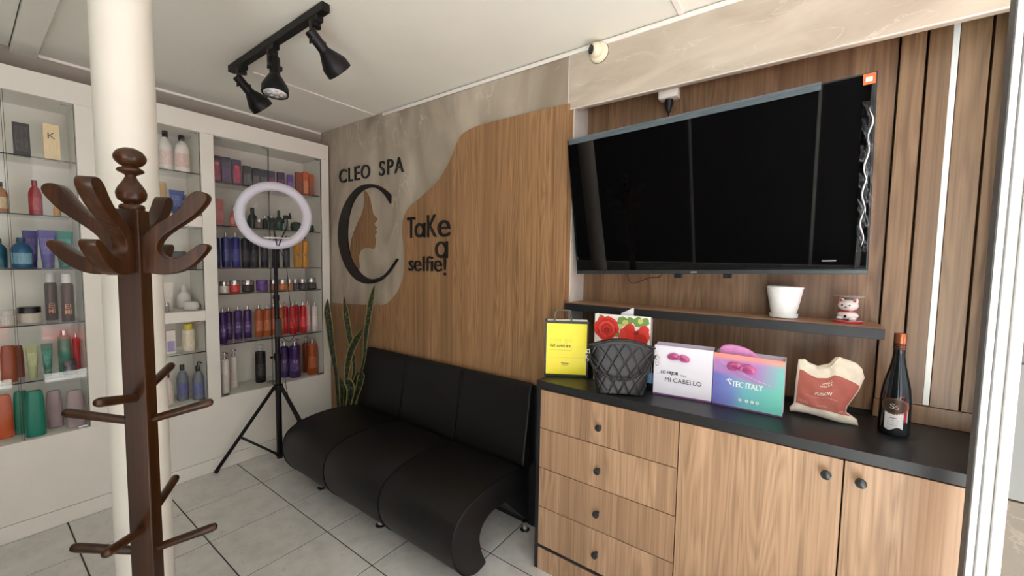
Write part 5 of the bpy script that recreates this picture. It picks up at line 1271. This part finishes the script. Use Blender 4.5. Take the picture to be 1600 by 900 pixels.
for k, xk in enumerate((.096, .118, .136, .152)):
    b = bm_new(); lathe(b, [(.0056, 0), (.0056, .0005)], 16, M=Matrix.Translation((xk, -.0008, .036)) @ Matrix.Rotation(PI / 2, 4, 'X')); ic = obj('round_icon', b, wi, t)
    b = bm_new(); cbox(b, (xk, -.0016, .036), (.002 + .001 * (k % 2), .0003, .005 - .002 * (k % 2))); obj('icon_glyph', b, mat('icon_teal', (96, 150, 170), .5), t)
bow(t, .096, .160, .092)
b = bm_new(); tube(b, [(.02, -.0012, .175), (.08, -.0012, .145), (.15, -.0012, .118), (.19, -.0012, .108)], .0012, 4); obj('light_streak_print', b, mat('streak_pink', (222, 190, 226), .4), t)
tis = mat('pink_tissue', (214, 140, 196), .6, var=.12, scale=30)
b = bm_new(); prism(b, sp2([(.012, .16), (.010, .200), (.016, .222), (.03, .232), (.06, .236), (.09, .232), (.12, .221), (.14, .206), (.155, .19), (.155, .16)], 4, True), .03, .05, lambda u, v, q: (u, q, v), bev=.006, seg=3); obj('tissue_paper', b, tis, t, True, angle=60)

# cotton bag
t = thing('cotton_bag', 'cream cotton drawstring bag with terracotta label standing between the pastel bag and wine bottle', 'bag', (.088, 1.80, CT + .0015))
cot = mat('cotton', (218, 208, 188), .85, var=.06, scale=60, bump=.25)
def lerp_pts(P_):
    def f(q):
        for (a, va), (b_, vb) in zip(P_[:-1], P_[1:]):
            if q <= b_: return va + (vb - va) * (q - a) / (b_ - a)
        return P_[-1][1]
    return f
xl = lerp_pts([(0, -.102), (.07, -.104), (.16, -.092), (.6, -.090), (1, -.086)])
xr = lerp_pts([(0, .092), (.10, .088), (.20, .058), (.3, .060), (.62, .088), (.85, .100), (1, .092)])
zb = lambda s_: .006 - .005 * s_ + .004 * math.sin(6 * s_)
zt = lerp_pts([(0, .203), (.10, .208), (.18, .196), (.32, .188), (.42, .196), (.50, .202), (.58, .226), (.66, .229), (.8, .222), (.92, .214), (1, .198)])
rn = random.Random(3)
def th(s_, q):
    e = (max(0, 1 - abs(2 * s_ - 1) ** 3) * max(0, 1 - abs(2 * q - 1) ** 4)) ** .5
    return .002 + .024 * e * (1.15 - .6 * q) + .0022 * e * math.sin(17 * s_ + 9 * q) * math.sin(11 * q - 5 * s_)
b = bm_new(); soft_bag(b, 44, 40, xl, xr, zb, zt, th); obj('bag_body', b, cot, t, True)
def onbag(s_, q, o=.0012):
    p, h = pillow(s_, q, xl, xr, zb, zt, th, None); return Vector((p.x, -h - o, p.z))
b = bm_new(); N = 24
qlo = lambda s_: .195 - .045 * s_ ; qhi = lambda s_: .815 - .13 * s_
V = [[b.verts.new(onbag(.04 + .94 * i / N, qlo(i / N) + (qhi(i / N) - qlo(i / N)) * j / N)) for i in range(N + 1)] for j in range(N + 1)]
for j in range(N):
    for i in range(N): b.faces.new((V[j][i], V[j][i + 1], V[j + 1][i + 1], V[j + 1][i]))
obj('printed_label', b, mat('terracotta_print', (164, 88, 74), .7, var=.05, scale=50), t, True)
def bag_text(s, s0, s1, r0, r1, m, bold=0.0):
    bb = bm_new()
    def f(a, q):
        ss = s0 + (s1 - s0) * a; i = (ss - .04) / .94; rr = r0 + (r1 - r0) * q
        return onbag(ss, qlo(i) + (qhi(i) - qlo(i)) * rr, .0024)
    put_text(bb, s, f, bold=0.0)
    if bold: put_text(bb, s, lambda a, q: f(a + .012, q), bold=0.0)
    obj('lettering', bb, m, t)
cin = mat('ink_cream', (232, 214, 200), .6)
bag_text('WELLA', .40, .60, .70, .755, cin, .01); bag_text('FUSION', .36, .64, .44, .53, cin, .03)
b = bm_new()
def bag_bar(s0, s1, rr, hh):
    n = 8; A = [[], []]
    for k in range(n + 1):
        ss = s0 + (s1 - s0) * k / n; i = (ss - .04) / .94
        for e, q in ((0, rr), (1, rr + hh)): A[e].append(b.verts.new(onbag(ss, qlo(i) + (qhi(i) - qlo(i)) * q, .0022)))
    for k in range(n): b.faces.new((A[0][k], A[0][k + 1], A[1][k + 1], A[1][k]))
for k in range(12): bag_bar(.20 + k * .05, .235 + k * .05, .35, .012)
for row in range(3):
    for k in range(5): bag_bar(.08 + k * .042, .112 + k * .042, .15 - row * .035, .010)
    if row < 2:
        for k in range(5): bag_bar(.44 + k * .042, .472 + k * .042, .12 - row * .035, .010)
for k in range(2): bag_bar(.84, .93, .09 - k * .035, .010)
obj('small_print', b, mat('ink_blush', (214, 160, 146), .6), t)['kind'] = 'stuff'
b = bm_new()
for k in range(5):
    s0 = .43 + k * .03; bag_bar(s0, s0 + .035, .80 + .02 * math.sin(k * 1.4), .016)
for k in range(4): bag_bar(.46 + k * .03, .48 + k * .03, .84 + .01 * (k % 2), .012)
obj('emblem', b, cin, t)
b = bm_new(); tube(b, spline([onbag(.30, .97, .003), onbag(.42, .95, .005), onbag(.52, .93, .006), onbag(.60, .96, .004), onbag(.66, 1.0, .003)], 5), .0022, 6); obj('drawstring', b, cot, t, True)

# wine bottle
t = thing('wine_bottle', 'dark wine bottle with copper cap and oval label at the right end of the counter', 'wine bottle', (.267, 1.790, CT + .0006))
b = bm_new(); lathe(b, [(0, .006), (.03, .004), (.036, 0), (.039, .004), (.0395, .012), (.0395, .095), (.0385, .125), (.035, .155), (.029, .185), (.0225, .215), (.0175, .24), (.0152, .262), (.0148, .280)], 40); obj('glass_body', b, mat('bottle_glass', (16, 20, 22), .06, var=.05, spec=.6), t, True, angle=60)
cop = mat('copper_foil', (172, 104, 70), .28, .8, var=.1)
b = bm_new(); lathe(b, [(.0152, .2805), (.0156, .283), (.0156, .3005), (.0150, .301)], 28); obj('neck_sleeve', b, mat('dark_foil', (52, 34, 30), .3, .4), t, True, angle=40)
b = bm_new()
for k in range(4): tube(b, [(.0158 * math.cos(2 * PI * i / 28), .0158 * math.sin(2 * PI * i / 28), .2835 + k * .005) for i in range(28)], .0006, 5, True)
obj('sleeve_ring', b, cop, t, True)
b = bm_new(); lathe(b, [(.0158, .3015), (.0160, .304), (.0152, .312), (.0160, .316), (.0160, .331), (.0150, .3335), (0, .334)], 28); obj('screw_cap', b, cop, t, True, angle=40)
ang0 = math.atan2(-1.79, -.267)
def cyl(a, zz, rr=.0396, dr=.0008): return Vector(((rr + dr) * math.cos(ang0 + a / rr), (rr + dr) * math.sin(ang0 + a / rr), zz))
def ellipse_patch(bb, hw, hh, zc, dr, rings=4, n=36):
    c_ = bb.verts.new(cyl(0, zc, dr=dr)); prev = None
    for k in range(1, rings + 1):
        R_ = [bb.verts.new(cyl(hw * k / rings * math.cos(2 * PI * i / n), zc + hh * k / rings * math.sin(2 * PI * i / n), dr=dr)) for i in range(n)]
        for i in range(n):
            if prev is None: bb.faces.new((c_, R_[i], R_[(i + 1) % n]))
            else: bb.faces.new((prev[i], R_[i], R_[(i + 1) % n], prev[(i + 1) % n]))
        prev = R_
b = bm_new(); ellipse_patch(b, .036, .027, .100, .0010); obj('oval_label', b, mat('bronze_label', (96, 76, 54), .35, .6, var=.15, scale=120), t, True)
b = bm_new(); ellipse_patch(b, .030, .0215, .100, .0014); obj('oval_ring', b, mat('bronze_label_dark', (66, 50, 38), .4, .4, var=.2, scale=120), t, True)
b = bm_new(); ellipse_patch(b, .018, .0135, .100, .0018); obj('oval_centre', b, mat('dark_label', (40, 30, 26), .4), t, True)
b = bm_new()
put_text(b, 'S', lambda a, q: cyl((a - 1.05) * .011, .092 + q * .016, dr=.0024), bold=.0); obj('lettering', b, mat('ink_silver', (216, 208, 200), .3, .3), t)
b = bm_new(); put_text(b, 'S', lambda a, q: cyl((a - .02) * .010, .090 + q * .015, dr=.0023), bold=.0); obj('lettering', b, mat('ink_copper', (176, 120, 92), .3, .5), t)
b = bm_new(); n = 14
top_ = lambda q: .0815 - .006 * math.sin(PI * q); bot_ = lambda q: .026 - .006 * math.sin(2 * PI * q)
A = [[b.verts.new(cyl((i / n - .52) * .046, f_(i / n), dr=.0009)) for i in range(n + 1)] for f_ in (bot_, top_)]
for i in range(n): b.faces.new((A[0][i], A[0][i + 1], A[1][i + 1], A[1][i]))
obj('paper_label', b, mat('paper_label', (206, 208, 206), .6, var=.03), t, True)
for (a0, a1, z0, z1) in ((-.012, .006, .060, .063), (-.016, .010, .053, .0542), (-.016, .010, .045, .0462), (-.016, .008, .038, .0392)):
    b = bm_new(); V = [b.verts.new(cyl(a, zz, dr=.0013)) for a, zz in ((a0, z0), ((a0 + a1) / 2, z0), (a1, z0), (a1, z1), ((a0 + a1) / 2, z1), (a0, z1))]; b.faces.new(V[:]); obj('small_print', b, mat('ink_grey', (120, 116, 124), .5), t)

# ------------------------------------------------------------------ red car parked across the street (seen mirrored in the left glass door)
def build_car():
    t = thing('car', 'red car parked on the street facing the shop front', 'car', (3.4, -.6, -.6), PI)
    red = mat('car_red', (176, 26, 34), .2, var=.02, coat=.6)
    prof = [(-2.1, .30), (-2.12, .55), (-2.0, .72), (-1.3, .84), (-.75, .93), (-.2, 1.38), (.2, 1.46), (.9, 1.44), (1.5, 1.30), (1.95, .98), (2.1, .9), (2.12, .5), (2.05, .28)]
    b = bm_new(); prism(b, prof, -.85, .85, lambda u, v, q: (q, u, v), bev=.06, seg=3); obj('body', b, red, t, True, angle=50)
    dk = mat('car_glass', (20, 24, 28), .05)
    b = bm_new(); prism(b, [(-.55, .96), (-.13, 1.33), (.22, 1.39), (.85, 1.37), (1.35, 1.22), (1.5, .98)], -.856, -.846, lambda u, v, q: (q, u, v)); obj('side_window', b, dk, t)
    b = bm_new(); prism(b, [(-.76, .95), (-.24, 1.37)], -.7, .7, lambda u, v, q: (q, u, v)) if False else cbox(b, (0, -.50, 1.16), (1.36, .02, .62), Matrix.Rotation(-.9, 4, 'X')); obj('windscreen', b, dk, t)
    for y in (-1.3, 1.3):
        for x in (-.80, .80):
            M = Matrix.Translation((x, y, .33)) @ Matrix.Rotation(PI / 2, 4, 'Y')
            b = bm_new(); lathe(b, [(.20, -.1), (.31, -.1), (.33, -.07), (.33, .07), (.31, .1), (.20, .1)], 32, M=M); wh = obj('tyre', b, mat('tyre', (24, 24, 24), .8), t, True, angle=40)
            b = bm_new(); lathe(b, [(.20, -.06), (.20, .06)], 24, M=M); obj('hub', b, mat('hub_dark', (50, 50, 52), .5), t)
            b = bm_new()
            for k in range(5):
                a = 2 * PI * k / 5; cbox(b, M @ Vector((.12 * math.cos(a), .12 * math.sin(a), -.08 if x < 0 else .08)), (.03, .05, .05), None); tube(b, [M @ Vector((0, 0, -.09 if x < 0 else .09)), M @ Vector((.22 * math.cos(a), .22 * math.sin(a), -.09 if x < 0 else .09))], .025, 6)
            tube(b, [M @ Vector((.22 * math.cos(2 * PI * i / 24), .22 * math.sin(2 * PI * i / 24), -.09 if x < 0 else .09)) for i in range(24)], .02, 6, True)
            obj('rim', b, mat('alloy', (206, 200, 176), .3, .6), t)
build_car()
